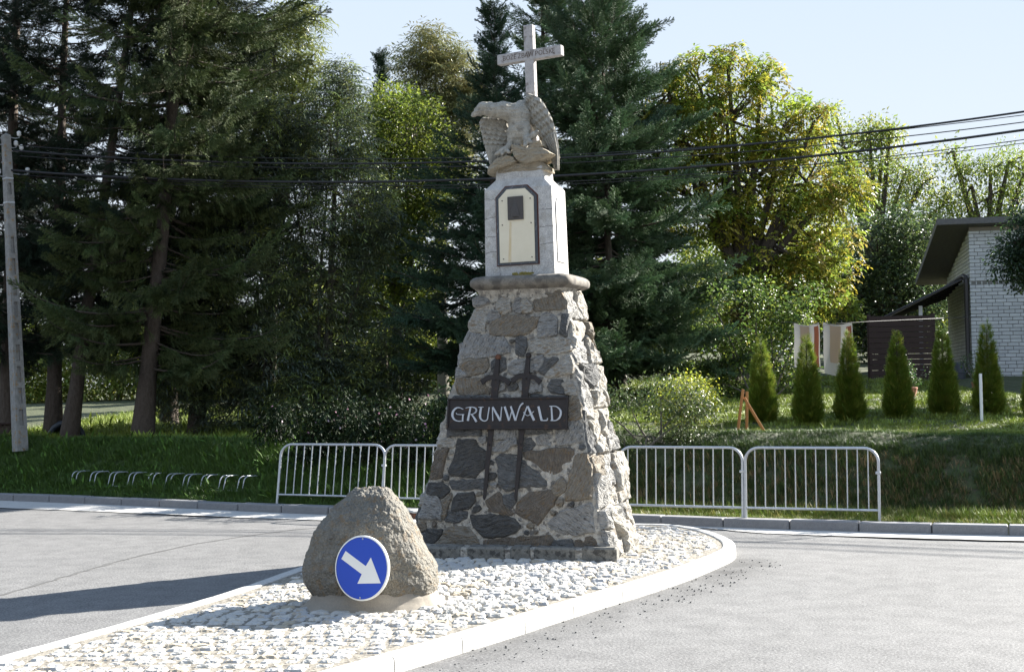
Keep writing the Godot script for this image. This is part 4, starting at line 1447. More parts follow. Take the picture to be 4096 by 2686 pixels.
# ---------- boulder and road sign ----------
func build_boulder() -> void:
	var o := Vector3(-1.335, 0.11, -12.55)
	var b := thing("boulder", "rough grey granite boulder set in mortar on the paving, before the monument", "boulder", at(o.x, o.y, o.z))
	# height, left reach, right reach, front and back reach
	var lv := [[-0.044, 0.532, 0.570, 0.386], [0.109, 0.551, 0.589, 0.423], [0.218, 0.622, 0.598, 0.460], [0.371, 0.641, 0.570, 0.460], [0.545, 0.598, 0.494, 0.423], [0.719, 0.513, 0.408, 0.377], [0.839, 0.413, 0.337, 0.313], [0.948, 0.318, 0.261, 0.239], [1.030, 0.223, 0.190, 0.166], [1.068, 0.162, 0.142, 0.110], [1.090, 0.067, 0.067, 0.046], [1.093, 0.000, 0.000, 0.000]]
	var mb := MB.new()
	var rows := []
	var nh := 90
	for j in nh + 1:
		var f := j / float(nh) * (lv.size() - 1)
		var i := mini(int(f), lv.size() - 2)
		var k := f - i
		var p0: Array = lv[maxi(i - 1, 0)]
		var p1: Array = lv[i]
		var p2: Array = lv[i + 1]
		var p3: Array = lv[mini(i + 2, lv.size() - 1)]
		var q := Vector4(lerpf(p1[0], p2[0], k), cubic_interpolate(p1[1], p2[1], p0[1], p3[1], k), cubic_interpolate(p1[2], p2[2], p0[2], p3[2], k), cubic_interpolate(p1[3], p2[3], p0[3], p3[3], k))
		var row := []
		for a in 120:
			var an := TAU * a / 120.0
			var c := cos(an)
			var s := sin(an)
			var e := 2.0 / 2.5
			var p := Vector3((q.z if c > 0 else q.y) * signf(c) * pow(absf(c), e), q.x, q.w * signf(s) * pow(absf(s), e))
			var n := Vector3(p.x, (p.y - 0.4) * 0.8, p.z * 1.4).normalized()
			row.append(p + n * (0.035 * nz(p, 2.2) + 0.018 * nz(p, 7.0) + 0.010 * nz(p, 19.0) + 0.006 * nz(p, 45.0)))
		rows.append(row)
	mb.sheet(rows, true, true)
	part(b, "rock", mb.mesh(M.boulder))
	var gb := MB.new()
	rows = []
	for pr in [[0.13, -0.03], [0.10, 0.015], [0.045, 0.05], [0.02, 0.10], [0.0, 0.155], [-0.08, 0.175]]:
		var row := []
		for a in 96:
			var an := TAU * a / 96.0
			var c := cos(an)
			var s := sin(an)
			var e := 2.0 / 2.5
			var p := Vector3((0.585 if c > 0 else 0.55) * signf(c) * pow(absf(c), e), 0, 0.44 * signf(s) * pow(absf(s), e))
			var n := p.normalized()
			p += n * (float(pr[0]) + 0.012 * nz(p + Vector3(0, pr[1], 0), 6.0))
			p.y = pr[1] + 0.02 * nz(p, 3.0) * (1.0 if pr[1] > 0.03 else 0.0)
			row.append(p)
		rows.append(row)
	gb.sheet(rows, true, true)
	part(b, "mortar_collar", gb.mesh(M.grout))
	# blue round sign fixed to its front
	var sp := Transform3D(Basis(Vector3.UP, -0.49) * Basis(Vector3.RIGHT, -0.10), Vector3(-1.365, 0.535, -11.93))
	var s := thing("road_sign", "round blue sign with a white arrow pointing down right, fixed to the boulder", "road sign", sp)
	var R0 := 0.287
	var rim := MB.new()
	var rr := []
	for pr in [[R0 - 0.014, 0.013], [R0 - 0.004, 0.0125], [R0, 0.008], [R0, -0.014], [R0 - 0.006, -0.02]]:
		var row := []
		for a in 72: row.append(Vector3(pr[0] * cos(TAU * a / 72), pr[0] * sin(TAU * a / 72), pr[1]))
		rr.append(row)
	rim.sheet(rr, true, true)
	rim.fan(rr[-1], Vector3(0, 0, -0.02), true)
	part(s, "rim", rim.mesh(M.white))
	var disc := []
	for a in 72: disc.append(Vector2((R0 - 0.012) * cos(TAU * a / 72), (R0 - 0.012) * sin(TAU * a / 72)))
	part(s, "face", slab(disc, 0.01, M.blue))
	var ar := []
	for p in [[-0.65, 0.52], [-0.80, 0.26], [0.027, -0.19], [-0.126, -0.50], [0.77, -0.437], [0.35, 0.357], [0.17, 0.073]]: ar.append(Vector2(p[0] * 0.275, p[1] * 0.275))
	part(s, "arrow", slab(ar, 0.0024, M.white), at(0, 0, 0.0101))
	for y in [0.258, -0.258]:
		var sc := MB.new()
		sc.tube([Vector3(0.0, y, 0.008), Vector3(0.0, y, 0.014), Vector3(0, y, 0.016)], [0.008, 0.008, 0.004], 10)
		part(s, "screw", sc.mesh(M.zinc))
	for x in [-0.1, 0.1]:
		var br := MB.new()
		br.cbox(Vector3(x - 0.015, -0.2, -0.14), Vector3(x + 0.015, 0.2, -0.0205), 0.003)
		part(s, "bracket", br.mesh(M.zinc))

# ---------- street furniture ----------
func build_barriers() -> void:
	var W := 1.92
	var H := 1.07
	var proto := {}
	var fr := MB.new()
	var pts := []
	var rad := 0.0215
	pts.append(Vector3(0, -0.05, 0)); pts.append(Vector3(0, 0.5, 0)); pts.append(Vector3(0, H - 0.2, 0))
	for k in range(1, 9): pts.append(Vector3(0.2 - 0.2 * cos(k / 8.0 * PI / 2), H - 0.2 + 0.2 * sin(k / 8.0 * PI / 2), 0))
	pts.append(Vector3(W / 2, H, 0))
	for k in range(0, 9): pts.append(Vector3(W - 0.2 + 0.2 * sin(k / 8.0 * PI / 2), H - 0.2 + 0.2 * cos(k / 8.0 * PI / 2), 0))
	pts.append(Vector3(W, 0.5, 0)); pts.append(Vector3(W, -0.05, 0))
	var rs := []
	for p in pts: rs.append(rad)
	fr.tube(pts, rs, 10)
	proto.frame = fr.mesh(M.zinc)
	var rl := MB.new()
	rl.tube([Vector3(0.01, 0, 0), Vector3(W - 0.01, 0, 0)], [0.018, 0.018], 8)
	proto.rail = rl.mesh(M.zinc)
	var br := MB.new()
	br.tube([Vector3(0, 0.19, 0), Vector3(0, H - 0.01, 0)], [0.0095, 0.0095], 6)
	proto.bar = br.mesh(M.zinc)
	var cl := MB.new()
	cl.cbox(Vector3(-0.035, -0.02, -0.028), Vector3(0.035, 0.02, 0.028), 0.006)
	proto.clamp = cl.mesh(M.zinc)
	var spots := [[-4.16, -23.42, -2.24, -22.52, 0.15, "galvanised steel barrier left of the boulder, first in the left pair"], [-2.22, -22.5, -0.4, -21.66, 0.10, "galvanised steel barrier half hidden behind the left edge of the monument"], [1.60, -20.55, 3.36, -19.72, 0.045, "galvanised steel barrier just right of the monument, under the bushes"], [3.40, -19.70, 5.17, -18.98, 0.04, "galvanised steel barrier standing rightmost, before the grass bank"]]
	for s in spots:
		var a := Vector3(s[0], 0, s[1])
		var b := Vector3(s[2], 0, s[3])
		a.y = land(a.x, a.z)
		b.y = land(b.x, b.z)
		var dir := b - a
		var y0 := minf(a.y, b.y)
		dir.y = 0
		var d := dir.normalized()
		var back := Vector3(d.z, 0, -d.x)
		var up: Vector3 = (Vector3.UP + back * s[4]).normalized()
		var t := Transform3D(Basis(d * (dir.length() / W), up, d.cross(up)), Vector3(a.x, y0, a.z))
		var o := thing("steel_barrier", s[5], "barrier", t, "crowd barriers along the kerb")
		part(o, "frame", proto.frame)
		part(o, "bottom_rail", proto.rail, at(0, 0.19, 0))
		for k in 12: part(o, "bar", proto.bar, at(0.145 + (W - 0.29) * k / 11.0, 0, 0))
		part(o, "clamp", proto.clamp, at(W - 0.005, 0.72, 0))

func build_racks() -> void:
	var spots := [[-8.95, -26.9, -6.95, -25.75, "galvanised bicycle rack of five paired hoops, farther left along the kerb"], [-6.72, -25.62, -4.95, -24.45, "galvanised bicycle rack of five paired hoops, nearer the barriers"]]
	var hoop := MB.new()
	var pts := [Vector3(0, 0, 0), Vector3(0, 0.17, -0.05)]
	for k in range(1, 7): pts.append(Vector3(0, 0.17 + 0.09 * sin(k / 6.0 * PI / 2), -0.05 - 0.10 * (1 - cos(k / 6.0 * PI / 2)) - 0.02 * k / 6.0))
	pts.append(Vector3(0, 0.262, -0.36))
	for k in range(1, 5): pts.append(Vector3(0, 0.262 - 0.06 * (1 - cos(k / 4.0 * PI / 2)), -0.36 - 0.06 * sin(k / 4.0 * PI / 2)))
	pts.append(Vector3(0, 0.0, -0.43))
	var rs := []
	for p in pts: rs.append(0.011)
	hoop.tube(pts, rs, 6)
	var hm := hoop.mesh(M.zinc)
	for s in spots:
		var a := Vector3(s[0], 0, s[1])
		var b := Vector3(s[2], 0, s[3])
		var d := (b - a).normalized()
		var L := a.distance_to(b)
		var y := maxf(land(a.x, a.z), land(b.x, b.z)) + 0.0
		var o := thing("bicycle_rack", s[4], "bicycle rack", Transform3D(Basis(d, Vector3.UP, d.cross(Vector3.UP)), Vector3(a.x, y + 0.012, a.z)), "bicycle racks at the kerb")
		var bar := MB.new()
		bar.cbox(Vector3(0, -0.005, -0.02), Vector3(L, 0.012, 0.02), 0.003)
		part(o, "base_bar", bar.mesh(M.zinc))
		var bar2 := MB.new()
		bar2.cbox(Vector3(0, -0.005, -0.45), Vector3(L, 0.012, -0.41), 0.003)
		part(o, "base_bar", bar2.mesh(M.zinc))
		for k in 5:
			for q in [0.0, 0.13]:
				part(o, "hoop", hm, at(0.03 + (L - 0.2) * k / 4.0 + q, 0, 0))

func build_pole() -> void:
	var foot := Vector3(-10.71, 0.9, -29.0)
	var top := Vector3(-11.02, 7.8, -29.0)
	var up := (top - foot).normalized()
	var sx := up.cross(Vector3(0.72, 0, 0.70).normalized()).normalized()
	var t := Transform3D(Basis(sx, up, sx.cross(up)), foot)
	var o := thing("utility_pole", "slotted grey concrete utility pole with white insulators at the left edge", "utility pole", t)
	var H := foot.distance_to(top)
	# tapering square shaft; two faces carry rows of long recesses between flanges
	var sh := MB.new()
	var half := func(y: float) -> float: return lerpf(0.125, 0.075, y / H)
	var slots := []
	for k in 9: slots.append([0.55 + k * 0.47, 0.90 + k * 0.47])
	slots.append([5.6, 5.85])
	var depth := 0.055
	var ys := [0.0]
	for s in slots:
		ys.append(s[0]); ys.append(s[1])
	ys.append(H)
	# sides without recess (z faces get the recess)
	var corner := func(y: float, ex: float, ez: float) -> Vector3:
		var h: float = half.call(y)
		return Vector3(ex * h, y, ez * h)
	for i in ys.size() - 1:
		var y0: float = ys[i]
		var y1: float = ys[i + 1]
		for sgn in [-1, 1]:
			var q := [corner.call(y0, sgn, sgn), corner.call(y0, sgn, -sgn), corner.call(y1, sgn, -sgn), corner.call(y1, sgn, sgn)]
			sh.quad(q[0], q[1], q[2], q[3])
		var rec := i % 2 == 1
		for sgn in [-1.0, 1.0]:
			var f := [corner.call(y0, -sgn, sgn), corner.call(y0, sgn, sgn), corner.call(y1, sgn, sgn), corner.call(y1, -sgn, sgn)]
			if not rec:
				sh.quad(f[0], f[1], f[2], f[3])
				continue
			var a0: Vector3 = f[0].lerp(f[1], 0.3)
			var a1: Vector3 = f[0].lerp(f[1], 0.7)
			var b0: Vector3 = f[3].lerp(f[2], 0.3)
			var b1: Vector3 = f[3].lerp(f[2], 0.7)
			var inn := Vector3(0, 0, -sgn * depth)
			sh.quad(f[0], a0, b0, f[3]); sh.quad(a1, f[1], f[2], b1)
			sh.quad(a0 + inn, a1 + inn, b1 + inn, b0 + inn)
			sh.quad(a0, a0 + inn, b0 + inn, b0); sh.quad(a1 + inn, a1, b1, b1 + inn)
			sh.quad(a0, a1, a1 + inn, a0 + inn); sh.quad(b0 + inn, b1 + inn, b1, b0)
	var hp: float = half.call(H)
	sh.fan([Vector3(-hp, H, hp), Vector3(hp, H, hp), Vector3(hp, H, -hp), Vector3(-hp, H, -hp)], Vector3(0, H + 0.05, 0))
	part(o, "shaft", sh.mesh(M.concrete))
	# hooks with insulators, clamp bands
	var ins := MB.new()
	var prof_ := [[0.0, 0.02], [0.02, 0.045], [0.05, 0.05], [0.06, 0.035], [0.075, 0.05], [0.10, 0.045], [0.12, 0.02]]
	var ip := []
	var ir := []
	for p in prof_:
		ip.append(Vector3(0, p[0], 0)); ir.append(p[1])
	ins.tube(ip, ir, 12)
	var im := ins.mesh(M.porcelain)
	for e in [[0.13, 6.92, 0.30], [0.13, 6.62, 0.34], [0.13, 6.70, 0.22], [-0.12, 6.75, -0.20], [0.13, 6.12, 0.46], [-0.12, 6.05, -0.2]]:
		var hk := MB.new()
		hk.tube([Vector3(0, e[1] - 0.04, 0), Vector3(e[2] * 0.7, e[1] - 0.06, 0), Vector3(e[2], e[1] - 0.04, 0), Vector3(e[2], e[1] + 0.01, 0)], [0.011, 0.011, 0.011, 0.011], 6)
		var h := part(o, "hook", hk.mesh(M.zinc))
		part(h, "insulator", im, at(e[2], e[1] - 0.01, 0))
	for y in [5.42, 5.95]:
		var cb := MB.new()
		var hh: float = half.call(y) + 0.006
		cb.cbox(Vector3(-hh, y - 0.02, -hh), Vector3(hh, y + 0.02, hh), 0.004)
		part(o, "clamp_band", cb.mesh(M.zinc))
	# cables sagging from the pole past the right of the picture
	var cab := [
		[Vector3(-10.86, 7.46, -29.0), Vector3(14.25, 7.94, -25.5), 0.86, 0.022, "thick black overhead cable, uppermost of the heavy pair"],
		[Vector3(-10.95, 7.03, -29.0), Vector3(14.24, 7.57, -25.5), 0.83, 0.027, "thick black overhead cable, lower of the heavy pair"],
		[Vector3(-10.72, 7.57, -29.0), Vector3(14.25, 7.79, -25.5), 0.78, 0.009, "thin black overhead wire just under the upper heavy cable"],
		[Vector3(-10.72, 7.34, -29.0), Vector3(14.24, 7.66, -25.5), 0.77, 0.011, "thin black overhead wire between the two heavy cables"],
		[Vector3(-10.72, 7.0, -29.0), Vector3(14.23, 7.35, -25.5), 0.83, 0.010, "thin black overhead wire close under the lower heavy cable"],
		[Vector3(-10.72, 6.93, -29.0), Vector3(14.23, 7.27, -25.5), 0.81, 0.008, "thin black overhead wire lowest of the sagging bundle"]]
	for c in cab:
		var mb := MB.new()
		var p := []
		var r := []
		for i in 61:
			var s := i / 60.0 * 1.25
			p.append((c[0] as Vector3).lerp(c[1], s) - Vector3(0, 4.0 * c[2] * s * (1.0 - s), 0))
			r.append(c[3])
		var o0: Vector3 = p[0]
		for i in p.size(): p[i] -= o0
		mb.tube(p, r, 6)
		var n := part(self, "overhead_cable", mb.mesh(M.cable), at(o0.x, o0.y, o0.z))
		tag(n, c[4], "cable", "overhead cables across the picture")

# ---------- house ----------
func build_house() -> void:
	var corner := Vector3(12.42, 2.0, -36.0)
	var t := Transform3D(Basis(Vector3.UP, -0.2), corner)
	# local: x along the front wall to the right, -z back along the left wall
	var h := thing("brick_house", "white brick house with a sloping roof at the right edge", "house", t)
	var FW := 9.0
	var BD := 5.2
	var HT := 4.25
	var HB := 3.27
	var core := MB.new()
	var in_ := 0.012
	var a := Vector3(in_, -0.6, -in_)
	var b := Vector3(FW, -0.6, -in_)
	var c := Vector3(FW, -0.6, -BD)
	var d := Vector3(in_, -0.6, -BD)
	var ta := Vector3(in_, HT, -in_)
	var tb := Vector3(FW, HT, -in_)
	var tc := Vector3(FW, HB, -BD)
	var td := Vector3(in_, HB, -BD)
	core.quad(a, b, tb, ta); core.quad(b, c, tc, tb); core.quad(c, d, td, tc); core.quad(d, a, ta, td); core.quad(ta, tb, tc, td)
	var wall := part(h, "wall", core.mesh(M.brick_joint))
	# bricks laid in courses: the ones in sight as parts, the others joined
	var ch := 0.0985
	var bl := 0.285
	var shapes := []
	var forms := []
	for L in [bl - 0.014, bl / 2 - 0.014, bl * 0.72]:
		for i in 3:
			var m := MB.new()
			m.cbox(Vector3(0, 0, -0.05), Vector3(L, ch - 0.014, 0.0), 0.006)
			forms.append(m)
			shapes.append(m.mesh(M.brick[i]))
	var seen := 0
	var rest := {}
	for row in 43:
		var y := -0.05 + row * ch
		var x := (0.0 if row % 2 == 0 else -bl / 2) + 0.0
		while x < FW - 0.3:
			var si := 0
			var x0 := x
			if x < 0:
				si = 1
				x0 = 0.0
			elif rng.randf() < 0.12: si = 2
			var L: float = [bl, bl / 2, bl * 0.72 + 0.014][si]
			var tr := Transform3D(Basis.IDENTITY, Vector3(x0, y, R(-0.003, 0.003)))
			var mi: int = si * 3 + rng.randi() % 3
			var dent := row == 28
			if dent:
				tr = Transform3D(Basis(Vector3.UP, 0.75), Vector3(x0 + 0.02, y, 0.0))
				mi = 3 + rng.randi() % 3
				L = bl / 2
			if x0 < 1.75 and seen < 299:
				part(wall, "brick", shapes[mi], tr)
				seen += 1
			else:
				if not rest.has(mi): rest[mi] = []
				rest[mi].append(tr)
			x = x0 + L
	for row in 43:
		var y := -0.05 + row * ch
		var z := 0.0 if row % 2 == 0 else 0.14
		while z < BD - 0.3:
			if y + ch < lerpf(HT, HB, (z + 0.2) / BD):
				var mi := rng.randi() % 3
				if not rest.has(mi): rest[mi] = []
				rest[mi].append(Transform3D(Basis(Vector3.UP, -PI / 2), Vector3(0, y, -z - bl)) * Transform3D(Basis.IDENTITY, Vector3(0, 0, 0.0)))
			z += bl
	var work := ArrayMesh.new()
	for i in 3:
		var wm := MB.new()
		for k in rest:
			if k % 3 == i:
				for tr in rest[k]: wm.append(forms[k], tr)
		wm.mesh(M.brick[i], false, work)
	part(wall, "brickwork", work).set_meta("kind", "stuff")
	# roof slab with overhang, soffit board under the front edge
	var rf := MB.new()
	var sl := Vector3(0, HB - HT, -BD).normalized()
	var up := Vector3(0, BD, HB - HT).normalized()
	var p0 := Vector3(-0.85, HT + 0.02, 0) - sl * 0.32
	var len := BD / cos(atan2(HT - HB, BD)) + 1.1
	var q := [p0, p0 + Vector3(FW + 1.5, 0, 0), p0 + Vector3(FW + 1.5, 0, 0) + sl * len, p0 + sl * len]
	var th := up * 0.17
	rf.quad(q[0] + th, q[1] + th, q[2] + th, q[3] + th)
	rf.quad(q[3], q[2], q[1], q[0])
	for i in 4: rf.quad(q[i], q[(i + 1) % 4], q[(i + 1) % 4] + th, q[i] + th)
	var roof := part(h, "roof", rf.mesh(M.roof))
	var so := MB.new()
	so.cbox(Vector3(0.0, HT - 0.09, 0.004), Vector3(FW, HT + 0.015, 0.03), 0.004)
	part(roof, "fascia_board", so.mesh(M.soffit))
	# downpipe
	var dp := MB.new()
	dp.tube([Vector3(-0.35, HT - 1.45, -3.2), Vector3(-0.25, HT - 1.35, -1.6), Vector3(-0.14, HT - 1.27, -0.3), Vector3(-0.1, HT - 1.32, -0.12), Vector3(-0.09, HT - 1.5, -0.10), Vector3(-0.09, 0.7, -0.1), Vector3(-0.12, 0.4, 0.1), Vector3(-0.45, 0.15, 0.25)], [0.06, 0.06, 0.06, 0.065, 0.065, 0.065, 0.065, 0.065], 8)
	part(h, "downpipe", dp.mesh(M.pipe))
	# narrow white window frame at the far right of what shows
	var win := Node3D.new()
	win.transform = at(1.62, 1.0, 0.004)
	put(h, "window", win)
	for e in [[Vector3(0, 0, 0), Vector3(0.09, 1.2, 0.06)], [Vector3(1.0, 0, 0), Vector3(1.09, 1.2, 0.06)], [Vector3(0.09, 1.11, 0), Vector3(1.0, 1.2, 0.06)], [Vector3(0.09, 0, 0), Vector3(1.0, 0.09, 0.06)]]:
		var wb := MB.new()
		wb.cbox(e[0], e[1], 0.008)
		part(win, "frame_bar", wb.mesh(M.white_paint))
	var pane := MB.new()
	pane.cbox(Vector3(0.09, 0.09, 0.012), Vector3(1.0, 1.11, 0.02), 0.002)
	var gm := mat(lin(.02, .025, .03), 0.08)
	part(win, "pane", pane.mesh(gm))
	# dark lean-to awning on the left wall
	var aw := thing("awning", "dark lean-to awning on posts beside the white brick house", "awning", t * Transform3D(Basis.IDENTITY, Vector3(-0.06, -0.1, 0.0)))
	var rb := MB.new()
	for i in 7:
		var z := -0.4 - i * 0.75
		rb.tube([Vector3(0, 3.05 - i * 0.05, z), Vector3(-2.4, 1.9, z)], [0.03, 0.03], 4)
	part(aw, "rafters", rb.mesh(M.pipe))
	var sheet_ := MB.new()
	sheet_.cbox(Vector3(-2.55, -0.012, -2.6), Vector3(0.0, 0.012, 2.6), 0.004, Transform3D(Basis(Vector3.BACK, 0.45), Vector3(0, 3.02, -2.65)))
	part(aw, "roof_sheet", sheet_.mesh(M.pipe))
	for e in [[-2.3, -0.6], [-2.3, -4.6], [-1.2, -0.5]]:
		var po := MB.new()
		po.cbox(Vector3(e[0] - 0.05, -0.7, e[1] - 0.05), Vector3(e[0] + 0.05, 1.95 if e[0] < -2 else 2.3, e[1] + 0.05), 0.006)
		part(aw, "post", po.mesh(M.darkwood if e[0] < -2 else M.white_paint))
	# brown board screen beside it
	var sc := thing("board_screen", "dark brown board screen standing left of the white brick house", "screen", t * Transform3D(Basis(Vector3.UP, 0.15), Vector3(-2.75, 0, 0.9)))
	for i in 14:
		var pb := MB.new()
		pb.cbox(Vector3(0, -0.15 + i * 0.145, 0), Vector3(1.75, -0.15 + i * 0.145 + 0.138, 0.03), 0.005)
		part(sc, "board", pb.mesh(M.darkwood))
	for x in [0.0, 1.70]:
		var pp := MB.new()
		pp.cbox(Vector3(x - 0.03, -0.5, -0.06), Vector3(x + 0.07, 1.93, -0.002), 0.006)
		part(sc, "post", pp.mesh(M.darkwood))
	# water barrel
	var br := thing("water_barrel", "dark blue water barrel between the board screen and the white house", "barrel", t * at(-0.55, -0.25, 0.55))
	var bm := MB.new()
	bm.tube([Vector3(0, 0, 0), Vector3(0, 0.05, 0), Vector3(0, 0.3, 0), Vector3(0, 0.6, 0), Vector3(0, 0.82, 0), Vector3(0, 0.86, 0)], [0.24, 0.27, 0.30, 0.30, 0.27, 0.25], 20)
	part(br, "drum", bm.mesh(M.barrel))
	for y in [0.28, 0.58]:
		var hb := MB.new()
		hb.tube([Vector3(0, y - 0.02, 0), Vector3(0, y, 0), Vector3(0, y + 0.02, 0)], [0.302, 0.315, 0.302], 20, false)
		part(br, "hoop", hb.mesh(M.barrel))

func cloth_mesh(w: float, h: float, m: Material, seed_: float, x0: float, x1: float, y0: float, y1: float, off: float) -> ArrayMesh:
	var rows := []
	for j in 15:
		var row := []
		for i in 11:
			var u := lerpf(x0, x1, i / 10.0)
			var v := lerpf(y0, y1, j / 14.0)
			var sag := -0.06 * sin(u * PI)
			row.append(Vector3(u * w, sag - v * h, off + 0.05 * sin(u * 7.0 + seed_) * (0.3 + v) + 0.02 * sin(v * 6.0 + seed_)))
		rows.append(row)
	var mb := MB.new()
	mb.sheet(rows, false, true)
	return mb.mesh(m)

func build_garden() -> void:
	# washing line with two striped cloths
	var wz := -30.0
	var y0 := 3.48
	var line := MB.new()
	line.tube([Vector3(0, 0, 0), Vector3(1.0, -0.07, 0), Vector3(2.0, -0.02, 0), Vector3(6.0, 0.25, -4.0)], [0.008, 0.008, 0.008, 0.008], 5)
	tag(part(self, "washing_line", line.mesh(M.cable), at(6.05, y0 + 0.02, wz)), "thin washing line carrying the striped cloths among the bushes", "line")
	for e in [[6.35, 0.62, 1.0, "left of the two pale cloths with red stripes on the washing line"], [7.0, 0.72, 1.15, "right of the two pale cloths with red stripes on the washing line"]]:
		var c := thing("hanging_cloth", e[3], "cloth", Transform3D(Basis(Vector3.UP, 0.25), Vector3(e[0], y0, wz)), "cloths on the washing line")
		part(c, "sheet", cloth_mesh(e[1], e[2], M.cloth, e[0], 0, 1, 0, 1, 0))
		part(c, "stripe", cloth_mesh(e[1], e[2], M.cloth_stripe, e[0], 0.80, 0.96, 0.06, 1.0, 0.006))
		part(c, "stripe", cloth_mesh(e[1], e[2], M.cloth_pale, e[0], 0.22, 0.62, 0.03, 0.75, 0.006))
	# orange timber stakes
	for e in [[Vector3(3.78, 0, -22.6), Vector3(3.90, 0.74, -22.6), "upright orange timber stake on the lawn edge, nearer the road"], [Vector3(4.12, 0, -23.6), Vector3(4.14, 0.72, -23.6), "upright orange timber stake on the lawn edge, farther back"], [Vector3(4.32, 0, -22.7), Vector3(3.92, 0.60, -22.62), "slanting orange timber brace leaning on the nearer stake"]]:
		var a: Vector3 = e[0]
		var b: Vector3 = e[1]
		var g := land(a.x, a.z)
		a.y = -0.08
		var up := (b - a).normalized()
		var sx := up.cross(Vector3.BACK).normalized()
		var mb := MB.new()
		mb.cbox(Vector3(-0.022, 0, -0.022), Vector3(0.022, a.distance_to(b), 0.022), 0.004)
		tag(part(self, "timber_stake", mb.mesh(M.timber), Transform3D(Basis(sx, up, sx.cross(up)), Vector3(a.x, g - 0.08, a.z))), e[2], "stake", "timber stakes on the lawn")
	# white marker post
	var wp := MB.new()
	wp.cbox(Vector3(-0.022, -0.1, -0.022), Vector3(0.022, 0.86, 0.022), 0.004)
	tag(part(self, "marker_post", wp.mesh(M.white_paint), at(8.42, land(8.42, -24.0), -24.0)), "thin white marker post before the second cypress from the right edge", "post")
	# potted plants
	for e in [[8.78, -29.5, "shrub in a small terracotta pot between the middle cypresses"], [11.0, -31.5, "leafy plant in a terracotta pot near the white house wall"]]:
		var y := land(e[0], e[1])
		var p := thing("potted_plant", e[2], "plant", at(e[0], y, e[1]), "potted plants on the lawn")
		var pm := MB.new()
		pm.tube([Vector3(0, -0.01, 0), Vector3(0, 0.17, 0), Vector3(0, 0.19, 0), Vector3(0, 0.2, 0)], [0.12, 0.165, 0.175, 0.15], 14)
		part(p, "pot", pm.mesh(M.terracotta))
		var st := MB.new()
		var tr := []
		var cl := []
		for k in 9:
			var an := R(0, TAU)
			var tip := Vector3(cos(an) * R(0.15, 0.5), R(0.5, 0.95), sin(an) * R(0.1, 0.35))
			st.tube([Vector3(0, 0.12, 0), tip * 0.5 + Vector3(0, 0.08, 0), tip], [0.012, 0.009, 0.005], 5)
			for q in 5:
				tr.append(Transform3D(rand_basis() * Basis.from_scale(Vector3.ONE * R(0.35, 0.6)), Vector3(0, 0.12, 0).lerp(tip, R(0.4, 1.05))))
				cl.append(Color(R(.05, .10), R(.10, .16), R(.03, .05)))
		part(p, "stems", st.mesh(M.bark_grey))
		many(p, "foliage", leaf_cluster(0, 10, 0.20, 0.11, 0.055), tr, cl)
	# dark bench end and bin at the far left, behind the pole
	var ty := land(-12.6, -31.5)
	var tb := thing("picnic_table", "dark wooden picnic table at the left edge behind the concrete pole", "table", at(-12.75, ty, -31.8, 0.2))
	for k in 4:
		var pl := MB.new()
		pl.cbox(Vector3(-0.9, 0.70, -0.36 + k * 0.19), Vector3(0.9, 0.74, -0.36 + k * 0.19 + 0.17), 0.008)
		part(tb, "top_board", pl.mesh(M.darkwood))
	for z in [-0.75, 0.75]:
		var pl := MB.new()
		pl.cbox(Vector3(-0.9, 0.42, z - 0.12), Vector3(0.9, 0.46, z + 0.12), 0.008)
		part(tb, "bench_board", pl.mesh(M.darkwood))
	for x in [-0.65, 0.65]:
		for s in [-1, 1]:
			var lg := MB.new()
			lg.tube([Vector3(x, -0.03, s * 0.62), Vector3(x, 0.72, s * 0.25)], [0.045, 0.045], 4)
			part(tb, "leg", lg.mesh(M.darkwood))
		var cbm := MB.new()
		cbm.cbox(Vector3(x - 0.03, 0.38, -0.85), Vector3(x + 0.03, 0.42, 0.85), 0.005)
		part(tb, "cross_beam", cbm.mesh(M.darkwood))
	var by := land(-10.75, -30.6)
	var bn := thing("dark_tub", "dark rounded plastic tub lying in grass beside the concrete pole", "tub", at(-10.35, by - 0.03, -30.9))
	var bm := MB.new()
	var hp := []
	for k in 9: hp.append(Vector3(-0.40 * cos(k / 8.0 * PI), 0.40 * sin(k / 8.0 * PI), 0))
	bm.tube(hp, [0.07, 0.07, 0.07, 0.07, 0.07, 0.07, 0.07, 0.07, 0.07], 8)
	part(bn, "rim", bm.mesh(M.barrel))
	var b2 := MB.new()
	var rw := []
	for z in [0.0, -0.12, -0.25, -0.33]:
		var row := []
		var r := lerpf(0.40, 0.30, -z / 0.33)
		for k in 13: row.append(Vector3(-r * cos(k / 12.0 * PI), r * sin(k / 12.0 * PI), z))
		rw.append(row)
	b2.sheet(rw)
	var mid := Vector3(0, 0.05, -0.34)
	b2.fan(rw[-1], mid)
	part(bn, "shell", b2.mesh(M.barrel))

# ---------- plants ----------
func rand_basis() -> Basis:
	return Basis(Vector3(R(-1, 1), R(-1, 1), R(-1, 1)).normalized(), R(0, TAU))

func leaf(mb: MB, base: Vector3, dir: Vector3, nrm: Vector3, L: float, W: float, droop: float) -> void:
	var side := dir.cross(nrm).normalized()
	var mid := base + dir * L * 0.5 - nrm * droop * L * 0.12
	var tip := base + dir * L - nrm * droop * L * 0.45
	var l := mid + side * W * 0.5 + nrm * W * 0.18
	var r := mid - side * W * 0.5 + nrm * W * 0.18
	mb.tri(base, r, mid); mb.tri(base, mid, l); mb.tri(mid, r, tip); mb.tri(mid, tip, l)

